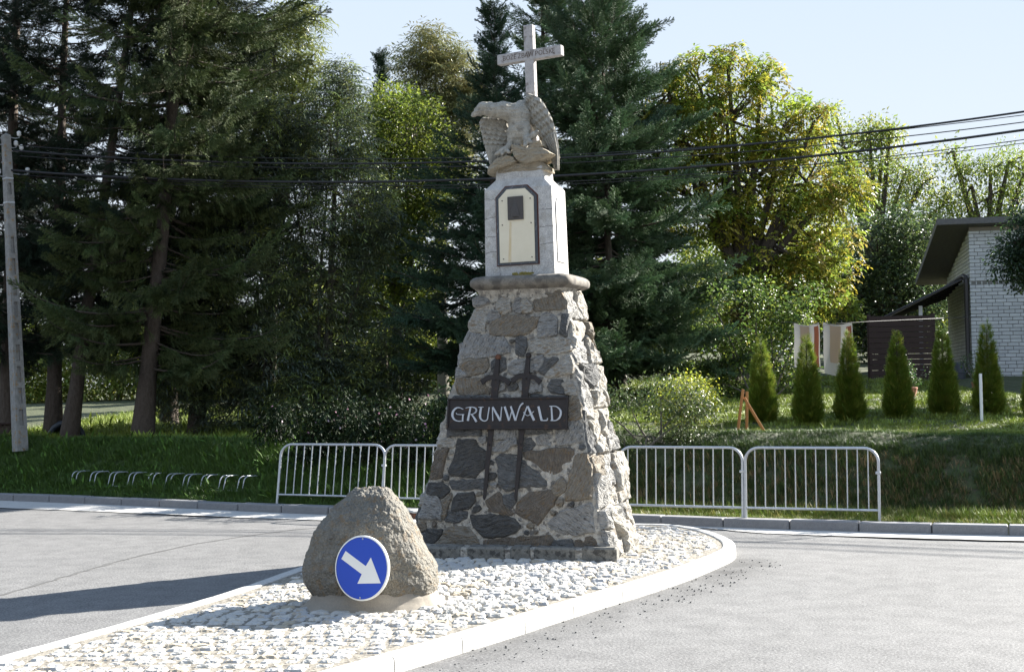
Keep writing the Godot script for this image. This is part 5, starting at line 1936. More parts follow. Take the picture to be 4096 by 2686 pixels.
# a spray of n broad leaves about a point; kind 0 scattered, 1 pinnate along twigs
func leaf_cluster(kind: int, n: int, rad: float, L: float, W: float, dull := false) -> ArrayMesh:
	var mb := MB.new()
	if kind == 0:
		for i in n:
			var p := Vector3(R(-1, 1), R(-0.8, 0.8), R(-1, 1)) * rad
			var dir := (p.normalized() + Vector3(R(-.7, .7), R(-0.7, 0.3), R(-.7, .7))).normalized()
			var nrm := (Vector3.UP + Vector3(R(-.9, .9), R(-.3, .3), R(-.9, .9))).normalized()
			nrm = (nrm - dir * nrm.dot(dir)).normalized()
			var t := R(0.65, 1.25)
			mb.cur = Color(t * R(0.9, 1.1), t, t * R(0.85, 1.1))
			leaf(mb, p, dir, nrm, L * R(0.7, 1.2), W * R(0.8, 1.2), R(0.2, 1.0))
	else:
		var twigs := maxi(2, n / 9)
		for k in twigs:
			var d := Vector3(R(-1, 1), R(-0.6, 0.7), R(-1, 1)).normalized()
			var o := Vector3(R(-1, 1), R(-1, 1), R(-1, 1)) * rad * 0.35
			for i in 9:
				var s := 1.0 if i % 2 == 0 else -1.0
				var q := o + d * rad * (0.15 + 0.85 * i / 8.0) - Vector3.UP * rad * 0.25 * pow(i / 8.0, 2.0)
				var sd := d.cross(Vector3.UP).normalized() * s
				if i == 8: sd = Vector3.ZERO
				var dir := (d * 0.6 + sd + Vector3(0, R(-0.5, 0.1), 0)).normalized()
				var nrm := (Vector3.UP + Vector3(R(-.5, .5), 0, R(-.5, .5))).normalized()
				nrm = (nrm - dir * nrm.dot(dir)).normalized()
				var t := R(0.65, 1.25)
				mb.cur = Color(t * R(0.92, 1.08), t, t * R(0.85, 1.1))
				leaf(mb, q, dir, nrm, L * R(0.75, 1.15), W * R(0.8, 1.2), R(0.2, 1.0))
	return mb.mesh(M.leaf_dull if dull else (M.leaf if L / W < 3.5 else M.willowleaf), true)

# a spruce bough about 1 long along +x, needles as slender blades; hang = how far the side twigs droop
func bough(hang: float, dens: float) -> ArrayMesh:
	var mb := MB.new()
	var twigs := [[Vector3.ZERO, Vector3(1, -0.06, 0), 1.0]]
	for i in 9:
		for s in [-1.0, 1.0]:
			var x := 0.05 + i * 0.105 + R(-0.02, 0.02)
			var L := ((1.0 - x) * 0.36 + 0.12) * R(0.7, 1.25)
			var d := Vector3(R(0.4, 0.8), -hang * R(0.5, 1.5) + R(-0.22, 0.3), s * R(0.4, 0.9) * (1.0 - hang * 0.4)).normalized()
			var o := Vector3(x, -0.06 * x, 0)
			twigs.append([o, d, L])
			for k in 2:
				var d2 := (d + Vector3(0.3, R(-0.3, 0.5) - hang * 0.5, s * (0.8 if k == 0 else -0.5))).normalized()
				twigs.append([o + d * L * R(0.3, 0.7), d2, L * R(0.35, 0.55)])
	for t in twigs:
		var n := int(t[2] / 0.017 * dens)
		var d: Vector3 = t[1]
		var sd := d.cross(Vector3(0.1, 1, 0.2)).normalized()
		var up := sd.cross(d)
		var own := R(0.75, 1.25)
		for i in n:
			var f := (i + 0.5) / n
			if t[2] > 0.9 and f < 0.6: continue
			var p: Vector3 = t[0] + d * float(t[2]) * f - Vector3.UP * hang * 0.18 * f * f * float(t[2])
			for k in 4:
				var a := R(0, TAU)
				var o := sd * cos(a) + up * sin(a)
				var nd := (d * 0.75 + o).normalized()
				var w := nd.cross(o.cross(d)).normalized() * 0.0075
				if w.length_squared() < 1e-9: continue
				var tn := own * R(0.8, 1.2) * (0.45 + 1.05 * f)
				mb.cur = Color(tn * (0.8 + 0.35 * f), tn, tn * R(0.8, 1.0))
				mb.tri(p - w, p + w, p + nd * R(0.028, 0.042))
	return mb.mesh(M.needle, true)

func tone(c: Color, v: float) -> Color:
	var t := R(1.0 - v, 1.0 + v)
	return Color(c.r * t * R(0.92, 1.08), c.g * t, c.b * t * R(0.9, 1.1))

var boughs := []

func spruce(label: String, x: float, z: float, H: float, base_h: float, rmax: float, lean: Vector2, col: Color, hang: bool, dens: float, shape_pow: float, group: String) -> Node3D:
	var y := land(x, z)
	var o := thing("spruce_tree", label, "spruce", at(x, y - 0.05, z), group)
	var tr := MB.new()
	var axis := func(h: float) -> Vector3: return Vector3(lean.x * h / H, h, lean.y * h / H)
	var pts := []
	var rad := []
	var tr0 := 0.030 + 0.0098 * H
	for k in 13:
		var h := H * k / 12.0
		pts.append(axis.call(h) + Vector3(nz(Vector3(x, h, 0), 0.6) * 0.06, 0, nz(Vector3(0, h, z), 0.6) * 0.06))
		rad.append(maxf(0.012, tr0 * (1.0 - h / H) * (1.35 if k == 0 else 1.0)))
	tr.tube(pts, rad, 10)
	var sets := [[], []]
	var cols := [[], []]
	var h := base_h
	while h < H - 0.12:
		var q := (H - h) / (H - base_h)
		var reach := rmax * pow(q, shape_pow)
		if q > 0.8 and hang: reach *= lerpf(1.0, 0.7, (q - 0.8) / 0.2)
		var az := R(0, TAU)
		var L := maxf(0.22, reach * R(0.55, 1.12))
		var pitch := lerpf(0.85, -0.2, minf(1.0, q * 1.6)) + R(-0.22, 0.22)
		var dirh := Vector3(cos(az), 0, sin(az))
		var o0: Vector3 = axis.call(h)
		var bp := []
		var br := []
		var n := maxi(2, int(L / 0.28))
		for k in n + 1:
			var s := k / float(n)
			var yy := L * (s * tan(pitch) * 0.8 + (0.20 * s * s if not hang else -0.10 * s + 0.26 * s * s * s))
			bp.append(o0 + dirh * L * s + Vector3(nz(Vector3(h, s * 2, 1), 1.0) * 0.1, yy, nz(Vector3(h, s * 2, 7), 1.0) * 0.1))
			br.append(maxf(0.004, 0.012 * L * (1.0 - s) + 0.004))
		tr.tube(bp, br, 4, false)
		for k in range(0 if L < 1.0 else 1, n):
			var p: Vector3 = bp[k]
			var d: Vector3 = (bp[k + 1] - bp[k]).normalized()
			for side in ([0.0] if k == n - 1 else [-1.0, 1.0, 0.3]):
				if rng.randf() > dens * 0.85: continue
				var dd: Vector3 = (d + d.cross(Vector3.UP) * side * R(0.35, 1.0) + Vector3(0, R(-0.25, 0.45), 0)).normalized()
				var sc := clampf(R(0.55, 0.9) * (0.5 + 0.32 * L * (1.0 - 0.5 * k / n)), 0.3, 0.9)
				var zz: Vector3 = dd.cross(Vector3.UP).normalized()
				var bs := Basis(dd, zz.cross(dd), zz) * Basis(Vector3.RIGHT, R(-0.9, 0.9))
				var kind := 0 if (hang and rng.randf() < 0.7) else 1
				sets[kind].append(Transform3D(bs.scaled_local(Vector3.ONE * sc), p))
				cols[kind].append(tone(col, 0.35))
		h += lerpf(0.035, 0.075, minf(1.0, q * 1.3)) * R(0.7, 1.3)
	# leader shoot
	sets[1].append(Transform3D(Basis(Vector3(0, 1, 0), Vector3(-1, 0, 0), Vector3(0, 0, 1)).scaled_local(Vector3(0.5, 0.25, 0.25)), axis.call(H - 0.45)))
	cols[1].append(col)
	part(o, "trunk", tr.mesh(M.bark))
	for k in 2:
		if sets[k].size(): many(o, "crown", boughs[k], sets[k], cols[k])
	return o

# broadleaf tree or shrub: limbs to each mass, leaf sprays through the masses
func leafy(called: String, label: String, category: String, foot: Vector3, stem_r: float, blobs: Array, per_m2: float, spray: Mesh, sc: Vector2, cols: Array, bark: Material, gap: float, group := "", stems := 1) -> Node3D:
	var o := thing(called, label, category, at(foot.x, foot.y, foot.z), group)
	var tr := MB.new()
	var set_ := []
	var cl := []
	var top := Vector3.ZERO
	for b in blobs: top += Vector3(b[0], b[1], b[2]) - foot
	top /= blobs.size()
	var fork := top * (0.45 if stems == 1 else 0.03)
	if stems == 1:
		tr.tube([Vector3(0, -0.1, 0), fork * 0.5 + Vector3(nz(foot, 1.0) * 0.3, 0, 0), fork], [stem_r * 1.25, stem_r, stem_r * 0.8], 10)
	for b in blobs:
		var c := Vector3(b[0], b[1], b[2]) - foot
		var r: float = b[3]
		var dz: float = b[4] if b.size() > 4 else r
		c.z += R(-0.5, 0.5) * dz * 0.6
		var root := fork if stems == 1 else Vector3(R(-0.25, 0.25), -0.05, R(-0.25, 0.25))
		var mid := root.lerp(c, 0.5) + Vector3(R(-.15, .15), R(0.0, 0.25), R(-.15, .15)) * r
		var lr := stem_r * (0.55 if stems == 1 else 0.5)
		tr.tube([root, mid, c], [lr, lr * 0.65, lr * 0.3], 6, false)
		var cnt := int(per_m2 * (r * r * 2.0 + r * 0.6))
		for i in cnt:
			var v := Vector3(R(-1, 1), R(-1, 1), R(-1, 1))
			if v.length_squared() > 1.0: v = v.normalized() * R(0.8, 1.12)
			v = v.normalized() * pow(v.length(), 0.6)
			var p := c + Vector3(v.x * r, v.y * r, v.z * maxf(dz, 0.3))
			if nz(p + foot, 0.9) * 0.5 + nz(p + foot, 2.3) * 0.5 < gap: continue
			set_.append(Transform3D(Basis(Vector3.UP, R(0, TAU)) * Basis(Vector3(R(-1, 1), 0, R(-1, 1)).normalized(), R(-0.6, 0.6)) * Basis.from_scale(Vector3.ONE * R(sc.x, sc.y)), p))
			var k: Color = cols[rng.randi() % cols.size()]
			cl.append(tone(k, 0.25))
			if i % 7 == 0:
				var q := c.lerp(p, R(0.0, 0.3))
				tr.tube([q, q.lerp(p, 0.5) + Vector3(0, -0.05, 0), p], [lr * 0.25 + 0.004, lr * 0.14 + 0.003, 0.003], 4, false)
	part(o, "trunk" if stems == 1 else "stems", tr.mesh(bark))
	many(o, "crown", spray, set_, cl)
	return o

func thuja_spray() -> ArrayMesh:
	var mb := MB.new()
	for i in 9:
		var a := (i - 4) * 0.2 + R(-0.08, 0.08)
		var d := Vector3(sin(a), cos(a), R(-0.15, 0.15)).normalized()
		var L := R(0.10, 0.18)
		for k in 6:
			var p := d * L * (0.2 + 0.8 * k / 5.0)
			for s in [-1.0, 1.0]:
				var dd: Vector3 = (d * 0.8 + Vector3(d.y, -d.x, 0) * s * 0.8 + Vector3(0, 0, R(-.3, .3))).normalized()
				var w := Vector3(0, 0, 0.004) + d * 0.004
				var t := R(0.7, 1.3)
				mb.cur = Color(t, t, t)
				mb.tri(p - w, p + w, p + dd * R(0.02, 0.035))
	return mb.mesh(M.scale, true)

func build_trees() -> void:
	boughs = [bough(0.95, 0.9), bough(0.12, 1.0)]
	var dark := Color(.034, .052, .032)
	var deep := Color(.085, .11, .042)
	var blue := Color(.115, .175, .095)
	var dusk := Color(.055, .095, .06)
	var gl := "tall spruces on the left bank"
	var gc := "dense spruces behind the monument"
	spruce("tall dark spruce farthest left, trunk just behind the concrete pole", -11.9, -31.4, 17.0, 2.0, 2.7, Vector2(0.3, 0), dark, true, 0.56, 0.5, gl)
	spruce("tall dark spruce with a bare trunk foot, right beside the concrete pole", -10.9, -31.6, 16.0, 2.2, 2.4, Vector2(0.5, 0), dark, true, 0.5, 0.5, gl)
	spruce("slender dark spruce whose trunk leans right, between the pole and the thickest trunk", -10.2, -30.6, 15.0, 2.3, 2.2, Vector2(2.2, 0), dark, true, 0.48, 0.5, gl)
	spruce("great drooping spruce with the thickest trunk and long hanging boughs", -8.4, -30.2, 18.5, 1.7, 3.7, Vector2(1.75, 0), deep, true, 0.62, 0.36, gl)
	spruce("dark spruce with a thin black trunk at the willow's left side", -7.6, -32.0, 15.5, 1.8, 2.5, Vector2(0.4, 0), dark, true, 0.45, 0.5, gl)
	spruce("dark spruce in the second row, seen between the pole and the thickest trunk", -9.4, -36.5, 18.0, 2.6, 2.5, Vector2(0.1, 0), dark, true, 0.42, 0.55, gl)
	spruce("dark spruce in the second row, at the far left edge", -13.8, -35.0, 17.0, 1.9, 2.8, Vector2(0, 0), dark, true, 0.55, 0.55, gl)
	spruce("young dense spruce left of the monument with a thin bare leader", -0.5, -31.4, 10.0, 0.0, 3.3, Vector2(0.2, 0), dusk, false, 1.0, 0.85, gc)
	spruce("broad bluish spruce right of the pedestal, low boughs reaching right", 2.55, -33.6, 10.8, 0.55, 4.1, Vector2(-0.2, 0), blue, false, 1.0, 0.6, gc)
	spruce("tallest spruce, its top rising straight behind the cross", 1.0, -37.6, 15.0, 1.6, 3.3, Vector2(0, 0), blue, false, 1.0, 0.8, gc)
	spruce("narrow spruce spire behind the right arm of the cross", 3.0, -37.0, 12.2, 2.0, 2.4, Vector2(0, 0), blue, false, 1.0, 0.8, gc)
	spruce("small far spruce spire seen above the leafy trees left of the cross", -5.2, -54.0, 14.1, 3.0, 2.9, Vector2(0, 0), dusk, false, 0.9, 1.1, "far trees")
	var walnut := leaf_cluster(1, 27, 0.42, 0.17, 0.075)
	var broad := leaf_cluster(0, 22, 0.33, 0.12, 0.065)
	var small := leaf_cluster(0, 26, 0.24, 0.075, 0.042)
	var will := leaf_cluster(1, 36, 0.45, 0.17, 0.032)
	var far_ := leaf_cluster(0, 26, 0.5, 0.19, 0.10)
	# willow thicket
	var wb := [[-4.07, 9.83, -32.00, 0.35], [-4.10, 9.09, -32.00, 0.52], [-4.29, 8.21, -32.00, 0.98], [-5.38, 8.43, -32.00, 0.77], [-6.48, 7.82, -32.00, 0.60], [-5.65, 6.97, -32.00, 1.19], [-3.89, 6.64, -32.00, 1.14], [-6.59, 6.16, -32.00, 0.77], [-7.43, 5.34, -32.00, 0.83], [-6.08, 4.90, -32.00, 1.34], [-4.43, 4.88, -32.00, 1.19], [-7.95, 4.10, -32.00, 0.68], [-7.34, 3.26, -32.00, 1.08], [-5.89, 2.93, -32.00, 1.24], [-8.06, 2.40, -32.00, 0.77], [-6.52, 1.91, -32.00, 0.98], [-5.18, 1.89, -32.00, 0.93], [-4.34, 3.22, -32.00, 0.83], [-3.38, 5.69, -32.00, 0.62], [-4.25, 2.18, -32.00, 0.83], [-3.42, 2.69, -32.00, 0.72], [-3.53, 1.61, -32.00, 0.68], [-2.75, 2.16, -32.00, 0.62], [-5.08, 1.17, -32.00, 0.52], [-6.01, 1.13, -32.00, 0.62], [-2.68, 3.50, -32.00, 0.52]]
	leafy("willow_thicket", "big grey-green willow thicket with many thin stems behind the left barriers", "willow", Vector3(-4.5, land(-4.5, -32), -32), 0.13, wb, 125.0, will, Vector2(0.7, 1.15), [Color(.14, .18, .10), Color(.08, .11, .07), Color(.20, .25, .10), Color(.15, .19, .15), Color(.07, .09, .06), Color(.34, .40, .11)], M.bark_grey, -0.12, "", 7)
	leafy("leafy_tree", "yellow-green leafy tree between the willow thicket and the young spruce", "tree", Vector3(-3.2, land(-3.2, -38), -38), 0.16, [[-3.48, 10.19, -38.00, 0.74], [-2.75, 9.31, -38.00, 0.98], [-4.11, 9.33, -38.00, 0.98], [-3.14, 7.83, -38.00, 1.35], [-2.15, 8.06, -38.00, 1.04], [-3.65, 6.36, -38.00, 1.16], [-2.80, 5.36, -38.00, 1.10], [-4.16, 4.64, -38.00, 1.10]], 85.0, broad, Vector2(0.8, 1.2), [Color(.17, .22, .035), Color(.11, .16, .03), Color(.22, .26, .04)], M.bark_grey, -0.1)
	leafy("far_willow", "pale olive feathery tree top standing far off left of the cross", "tree", Vector3(-2.7, land(-2.7, -52), -52), 0.2, [[-2.88, 15.53, -52.00, 0.87], [-2.21, 14.58, -52.00, 1.04], [-3.56, 14.86, -52.00, 0.87], [-2.57, 13.14, -52.00, 1.26], [-1.55, 13.46, -52.00, 0.84], [-3.76, 12.81, -52.00, 1.01], [-2.76, 11.27, -52.00, 1.26]], 60.0, will, Vector2(1.2, 1.8), [Color(.28, .28, .13), Color(.22, .23, .11), Color(.34, .32, .14)], M.bark_grey, -0.12)
	leafy("larch_tree", "pale yellow-green feathery larch behind the great drooping spruce", "larch", Vector3(-8.8, land(-8.8, -48), -48), 0.22, [[-7.49, 15.36, -48.00, 0.85], [-8.44, 14.27, -48.00, 1.24], [-9.69, 14.60, -48.00, 1.24], [-8.14, 12.53, -48.00, 1.16], [-7.19, 14.09, -48.00, 0.62], [-9.24, 11.29, -48.00, 1.32], [-7.69, 10.96, -48.00, 0.93]], 55.0, will, Vector2(1.1, 1.7), [Color(.28, .31, .09), Color(.22, .25, .08)], M.bark_grey, -0.08)
	# walnut
	leafy("walnut_tree", "walnut tree with yellowing leaves right of the spruces", "tree", Vector3(6.0, land(6.0, -37), -37), 0.27, [[5.40, 10.46, -37.00, 0.98], [4.43, 10.23, -37.00, 0.62], [6.13, 11.05, -37.00, 0.48], [7.09, 10.67, -37.00, 0.54], [6.10, 9.48, -37.00, 1.34], [4.64, 8.89, -37.00, 1.07], [7.66, 9.21, -37.00, 1.07], [8.50, 9.38, -37.00, 0.50], [6.78, 7.77, -37.00, 1.61], [5.21, 7.32, -37.00, 1.25], [8.34, 7.75, -37.00, 1.25], [9.30, 7.62, -37.00, 0.67], [7.22, 6.08, -37.00, 1.67], [8.66, 6.06, -37.00, 1.10], [7.79, 4.63, -37.00, 1.17], [6.47, 4.41, -37.00, 1.13], [8.92, 4.50, -37.00, 0.60], [9.39, 3.95, -37.00, 0.31]], 52.0, walnut, Vector2(0.75, 1.1), [Color(.28, .34, .05), Color(.38, .39, .055), Color(.44, .38, .055), Color(.20, .27, .045), Color(.30, .25, .065), Color(.26, .33, .05), Color(.22, .29, .05)], M.bark, -0.09)
	# trees farther right and behind
	leafy("light_tree", "airy yellow-green tree far behind the walnut, dark limbs showing", "tree", Vector3(14.0, land(14, -52), -52), 0.3, [[12.53, 11.89, -52.00, 0.70], [12.88, 12.56, -52.00, 0.37], [13.35, 11.20, -52.00, 1.01], [14.13, 11.86, -52.00, 0.67], [14.71, 11.26, -52.00, 0.81], [14.98, 12.02, -52.00, 0.37], [15.61, 10.48, -52.00, 0.77], [16.27, 9.96, -52.00, 0.67], [14.41, 9.65, -52.00, 1.11], [15.83, 9.12, -52.00, 0.87], [12.39, 9.51, -52.00, 1.01], [13.53, 8.14, -52.00, 1.01], [16.57, 8.27, -52.00, 0.74], [17.09, 9.10, -52.00, 0.57]], 34.0, far_, Vector2(0.55, 0.95), [Color(.26, .34, .07), Color(.20, .26, .05), Color(.34, .36, .08)], M.bark, -0.02)
	leafy("light_tree", "wide airy tree spreading above the white house roof", "tree", Vector3(18.8, land(18.8, -52), -52), 0.34, [[17.55, 10.28, -52.00, 0.50], [17.40, 11.13, -52.00, 0.34], [18.12, 9.77, -52.00, 0.74], [18.81, 10.35, -52.00, 0.60], [19.58, 10.68, -52.00, 0.74], [20.24, 10.24, -52.00, 0.77], [18.78, 9.25, -52.00, 0.81], [19.96, 9.06, -52.00, 0.91], [21.33, 9.89, -52.00, 1.01], [16.90, 8.09, -52.00, 0.67], [17.75, 8.42, -52.00, 0.67], [19.26, 8.23, -52.00, 0.60]], 34.0, far_, Vector2(0.55, 0.95), [Color(.24, .31, .06), Color(.18, .24, .045), Color(.30, .34, .07)], M.bark, -0.02)
	leafy("dark_tree", "dark green tree in shade left of the white house", "tree", Vector3(12.8, land(12.8, -45), -45), 0.24, [[12.41, 6.30, -45.00, 1.31], [13.45, 6.87, -45.00, 1.02], [13.99, 5.40, -45.00, 1.02], [12.66, 4.55, -45.00, 1.31], [11.65, 5.14, -45.00, 1.02], [13.81, 4.16, -45.00, 0.90], [11.33, 3.69, -45.00, 0.87]], 55.0, broad, Vector2(1.0, 1.5), [Color(.05, .08, .035), Color(.07, .11, .04), Color(.10, .14, .045)], M.bark, -0.15)
	leafy("hedge_tree", "sunlit yellow-green tree glowing low between the dark tree and the house", "tree", Vector3(16.5, land(16.5, -56), -56), 0.2, [[17.06, 6.57, -56.00, 1.35], [18.51, 6.82, -56.00, 1.26], [15.94, 5.32, -56.00, 1.35], [17.74, 5.02, -56.00, 1.35]], 40.0, far_, Vector2(0.8, 1.2), [Color(.26, .32, .05), Color(.34, .36, .06)], M.bark_grey, -0.15)
	leafy("dark_tree", "overhanging dark green boughs entering at the right edge before the house", "tree", Vector3(12.9, land(12.9, -29), -29), 0.17, [[10.86, 4.72, -29.0, 0.34], [11.15, 5.1, -29.0, 0.38], [11.2, 4.42, -29.0, 0.24], [11.40, 5.5, -29.0, 0.47], [11.8, 4.8, -29.0, 0.6], [12.6, 5.4, -29, 0.9], [13.6, 5.2, -29, 1.0], [13.2, 6.3, -29, 0.9], [14.4, 5.9, -28.6, 1.0]], 110.0, small, Vector2(0.9, 1.3), [Color(.025, .05, .022), Color(.035, .065, .025)], M.bark, -0.3)
	# trees standing outside the picture to the right, whose shade lies on bank and lawn
	leafy("garden_tree", "leafy garden tree right of the picture shading the grass bank", "tree", Vector3(13.6, land(13.6, -24.6), -24.6), 0.16, [[13.2, 3.9, -24.6, 1.1], [14.2, 4.8, -24.8, 1.1], [13.9, 3.1, -24.0, 1.0], [12.8, 3.0, -23.6, 0.8]], 60.0, broad, Vector2(1.0, 1.4), [Color(.07, .12, .04), Color(.09, .15, .04)], M.bark, -0.2)
	# sunlit bushes and small trees along the far side of the meadow
	var farl := ["at the picture's left edge beyond the spruces", "beyond the meadow behind the concrete pole", "beyond the meadow, glowing between the left trunks", "beyond the meadow right of the thickest trunk", "far behind the willow thicket's left half", "far behind the willow thicket's right half", "far behind the gap left of the monument", "far behind the young spruce", "far behind the broad spruce", "far behind the walnut's foot", "far behind the lawn between walnut and dark tree"]
	for i in 11:
		var fx: float = -25.0 + i * 4.9 + R(-0.8, 0.8)
		var fz := -64.0 + R(-3, 3)
		var fy := land(fx, fz)
		leafy("far_bush", "sunlit yellow-green bush " + farl[i], "bush", Vector3(fx, fy, fz), 0.12, [[fx - 1.3, fy + 1.3, fz, 1.5], [fx + 1.2, fy + 1.5, fz, 1.6], [fx, fy + 2.8, fz, 1.5], [fx + 0.3, fy + 4.1 + R(-0.5, 1.0), fz, 1.1], [fx + 2.4, fy + 1.2, fz, 1.3]], 26.0, far_, Vector2(0.9, 1.4), [Color(.24, .30, .05), Color(.16, .22, .04), Color(.32, .34, .07)], M.bark_grey, -0.3, "bushes beyond the meadow")
	# shrubs on the bank
	leafy("flowering_vine", "bushy climber with glossy round leaves left of the hanging cloths", "shrub", Vector3(5.8, land(5.8, -31), -31), 0.06, [[6.11, 3.71, -31.50, 0.47], [6.50, 3.04, -31.50, 0.43], [5.98, 2.23, -31.50, 0.51], [5.53, 2.95, -31.50, 0.45], [6.58, 2.17, -31.50, 0.41], [5.16, 2.25, -31.50, 0.43], [6.92, 2.52, -31.50, 0.22], [4.78, 3.47, -31.50, 0.37], [6.72, 3.65, -31.50, 0.35], [7.09, 4.05, -31.50, 0.20], [5.08, 3.06, -31.50, 0.41], [4.55, 2.26, -31.50, 0.37], [5.35, 1.63, -31.50, 0.35], [5.82, 4.17, -31.50, 0.35], [6.27, 1.72, -31.50, 0.30], [4.70, 4.19, -31.50, 0.30]], 95.0, broad, Vector2(0.6, 1.0), [Color(.09, .15, .035), Color(.14, .22, .045), Color(.06, .10, .03), Color(.22, .28, .05)], M.bark_grey, -0.02, "", 4)
	leafy("bank_bush", "loose bush with small pale leaves right beside the monument, above the barrier", "shrub", Vector3(2.4, land(2.4, -22.6), -22.6), 0.05, [[2.01, 1.69, -22.50, 0.42], [2.49, 1.90, -22.50, 0.44], [2.88, 1.53, -22.50, 0.36], [2.29, 1.29, -22.50, 0.35], [3.03, 1.86, -22.50, 0.35], [1.86, 1.30, -22.50, 0.30], [1.57, 1.66, -22.50, 0.40], [2.87, 1.21, -22.50, 0.29]], 85.0, small, Vector2(0.5, 1.0), [Color(.08, .11, .035), Color(.12, .15, .055), Color(.06, .09, .03)], M.bark_grey, 0.0, "", 6)
	leafy("yellow_shrub", "bright yellow-green shrub under the broad spruce's right boughs", "shrub", Vector3(3.4, land(3.4, -25), -25), 0.04, [[3.29, 1.91, -25.00, 0.34], [3.00, 1.71, -25.00, 0.31], [3.60, 1.70, -25.00, 0.27]], 150.0, small, Vector2(0.7, 1.0), [Color(.42, .43, .05), Color(.30, .34, .05)], M.bark_grey, -0.25, "", 4)
	# dark undergrowth with pink flowers behind the left barriers
	var weed := leaf_cluster(0, 16, 0.2, 0.11, 0.045, true)
	var petal := MB.new()
	for k in 5:
		var a := TAU * k / 5
		petal.cur = Color(1, 1, 1)
		leaf(petal, Vector3.ZERO, Vector3(cos(a), 0.3, sin(a)).normalized(), Vector3.UP, 0.028, 0.022, 0.2)
	var pm := petal.mesh(M.petal, true)
	var places := ["at the left end of the left barrier", "behind the left barrier's third bar", "behind the middle of the left barrier", "right of the left barrier's middle", "behind the right half of the left barrier", "where the two left barriers meet", "behind the half hidden barrier's left post", "behind the half hidden barrier", "close to the monument's left edge", "left of the left barrier, under the willow", "at the willow's foot behind the left barrier", "deepest behind the two left barriers"]
	for i in 12:
		var x: float = -3.9 + i * 0.36 if i < 9 else [-4.7, -3.3, -1.9][i - 9]
		var z := kerb_z(x) - (1.75 if i < 9 else 2.6) - 0.35 * (i % 3)
		var y := land(x, z)
		var f := leafy("balsam_plant", "dark leafy weed with small pink flowers " + places[i], "plant", Vector3(x, y, z), 0.012, [[x, y + 0.3, z, 0.26], [x + R(-0.2, 0.2), y + R(0.45, 0.6), z, 0.22], [x + R(-0.25, 0.25), y + R(0.5, 0.85), z, 0.17], [x + R(-0.15, 0.15), y + R(0.7, 1.15), z, 0.11]], 80.0, weed, Vector2(0.7, 1.2), [Color(.012, .024, .010), Color(.02, .036, .012)], M.bark_grey, -0.2, "pink flowering weeds behind the left barriers", 4)
		var tr := []
		var cl := []
		for k in 6:
			tr.append(Transform3D(rand_basis(), Vector3(R(-.3, .3), R(0.3, 0.95), R(0.0, 0.25))))
			cl.append(Color(.55, .30, .42) if rng.randf() < 0.6 else Color(.62, .50, .56))
		many(f, "flowers", pm, tr, cl)
	# clipped cypress cones in a row on the lawn
	var ts := thuja_spray()
	var th := [[4.72, -25.3, 1.62, "leftmost small cypress cone of the row, behind the orange stakes"], [5.52, -25.0, 1.72, "second cypress cone from the left, before the hanging cloths"], [6.36, -25.2, 1.70, "third cypress cone from the left in the lawn row"], [7.30, -25.3, 1.66, "fourth cypress cone from the left, by the potted shrub"], [8.20, -25.4, 1.70, "fifth cypress cone from the left, before the board screen"], [9.05, -25.4, 1.82, "tallest cypress cone, behind the white marker post"], [9.95, -25.3, 1.75, "cypress cone cut by the right edge of the picture"]]
	for e in th:
		var y := land(e[0], e[1])
		var o := thing("cypress_cone", e[3], "cypress", at(e[0], y, e[1]), "row of cypress cones on the lawn")
		var tm := MB.new()
		tm.tube([Vector3(0, -0.05, 0), Vector3(0, e[2] * 0.5, 0), Vector3(0, e[2] * 0.9, 0)], [0.03, 0.02, 0.008], 6)
		part(o, "trunk", tm.mesh(M.bark))
		var tr := []
		var cl := []
		var wv := R(0, 9)
		for i in 1500:
			var f := 1.0 - sqrt(rng.randf())
			var h: float = e[2] * f * 0.97
			var az := R(0, TAU)
			var rr := 0.265 * (pow(1.0 - f, 0.72) * 0.93 + 0.05) * (1.0 + 0.22 * nz(Vector3(cos(az), h * 2.6, sin(az)) + Vector3(wv, 0, 0), 1.2)) * pow(R(0.5, 1.0), 0.4)
			if f < 0.06: rr *= 0.85
			var out := Vector3(cos(az), 0, sin(az))
			var up := (Vector3.UP * R(0.7, 1.2) + out * R(0.15, 0.6)).normalized()
			var sd := up.cross(out).normalized()
			tr.append(Transform3D(Basis(sd, up, sd.cross(up)) * Basis(Vector3.UP, R(-0.9, 0.9)) * Basis.from_scale(Vector3.ONE * R(0.6, 1.0) * (0.7 + 0.3 * (1 - f))), out * rr + Vector3(0, h, 0)))
			cl.append(tone(Color(.16, .23, .03) if rng.randf() < 0.75 else Color(.26, .28, .045), 0.3))
		many(o, "crown", ts, tr, cl)

func tuft(n: int, h: float, spread: float) -> ArrayMesh:
	var mb := MB.new()
	for i in n:
		var a := R(0, TAU)
		var p := Vector3(cos(a), 0, sin(a)) * R(0, spread)
		var d := Vector3(cos(a + R(-1, 1)) * R(0.1, 0.7), 1, sin(a + R(-1, 1)) * R(0.1, 0.7)).normalized()
		var L := h * R(0.5, 1.2)
		var w := Vector3(-sin(a), 0, cos(a)) * R(0.003, 0.006)
		var m := p + d * L * 0.55
		var t := p + d * L + Vector3(d.x, -0.35, d.z) * L * 0.35
		var tn := R(0.7, 1.3)
		mb.cur = Color(tn * R(.9, 1.15), tn, tn * .95)
		mb.quad(p - w, p + w, m + w * 0.8, m - w * 0.8)
		mb.tri(m - w * 0.8, m + w * 0.8, t)
	return mb.mesh(M.blade, true)

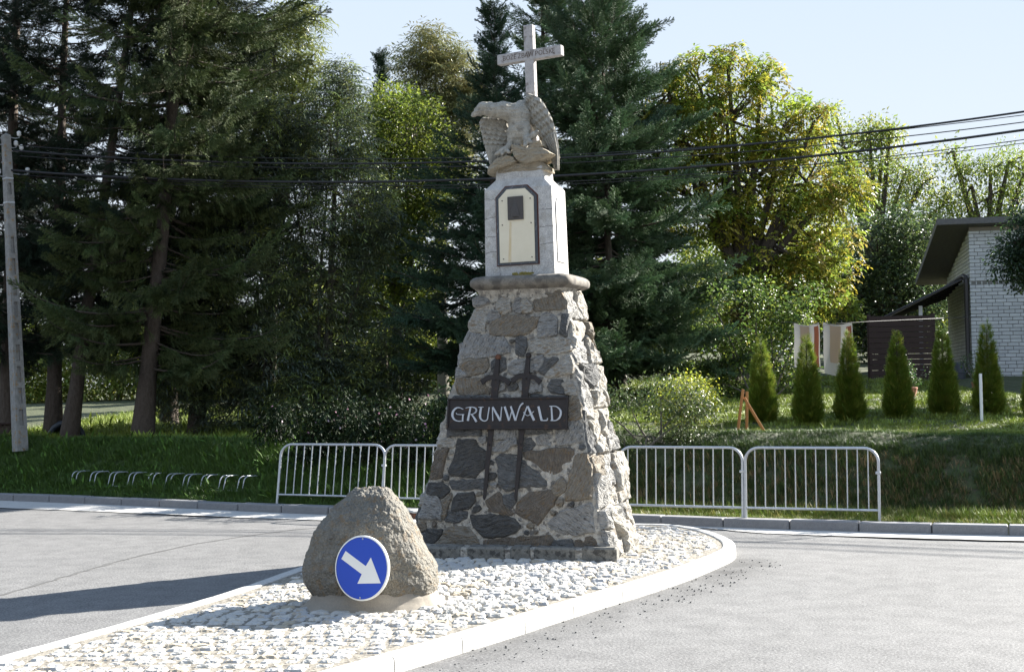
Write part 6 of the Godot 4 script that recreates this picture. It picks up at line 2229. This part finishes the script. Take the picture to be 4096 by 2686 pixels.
func build_grass() -> void:
	var lush := tuft(14, 0.17, 0.09)
	var short_ := tuft(16, 0.06, 0.12)
	var broadw := leaf_cluster(0, 7, 0.08, 0.16, 0.05, true)
	var tr := [[], [], []]
	var cl := [[], [], []]
	for i in 95000:
		var x := R(-13.0, 11.0)
		var right := smoothstep(-3.0, 2.5, x)
		var d := 0.18 + (R(0.0, 3.4) if rng.randf() < 0.62 else 3.4 + pow(rng.randf(), 1.5) * 17.0)
		var z := kerb_z(x) - 0.1 - d
		if absf(x / z) > 0.44: continue
		var n := nz(Vector3(x, 0, z), 0.7)
		var y := land(x, z)
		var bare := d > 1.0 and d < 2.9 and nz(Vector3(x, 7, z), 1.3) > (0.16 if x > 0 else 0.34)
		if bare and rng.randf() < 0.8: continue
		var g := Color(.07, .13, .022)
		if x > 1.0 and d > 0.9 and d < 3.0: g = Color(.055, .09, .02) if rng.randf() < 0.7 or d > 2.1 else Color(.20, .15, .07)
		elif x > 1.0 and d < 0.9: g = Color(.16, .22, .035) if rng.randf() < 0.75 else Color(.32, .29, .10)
		elif d > 3.2: g = Color(.21, .27, .045)
		var k := 0
		if d > 3.2 and x > 1.0: k = 1
		elif x < 1.0 and rng.randf() < 0.07: k = 2
		var s := R(0.6, 1.15) * (1.0 + 0.5 * n)
		if d < 0.5: s *= 0.7
		if x > 0.0 and d > 0.8 and d < 2.4: s *= 0.75
		elif x > 0.0 and d < 3.4 and d > 0.8: s *= 0.45
		if d > 6.0: s *= 1.5
		if k == 1 and rng.randf() < 0.01: k = 0
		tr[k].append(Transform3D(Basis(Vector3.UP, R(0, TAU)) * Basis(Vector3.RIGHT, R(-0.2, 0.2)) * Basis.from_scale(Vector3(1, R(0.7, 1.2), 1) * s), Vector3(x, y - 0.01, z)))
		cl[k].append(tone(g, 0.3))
	for k in 3:
		var o := many(self, ["grass", "lawn_grass", "broad_weeds"][k], [lush, short_, broadw][k], tr[k], cl[k])
		tag(o, ["tall rough grass covering the roadside bank", "short mown grass of the garden lawn", "broad-leaved weeds scattered in the bank grass"][k], ["grass", "lawn", "weeds"][k])
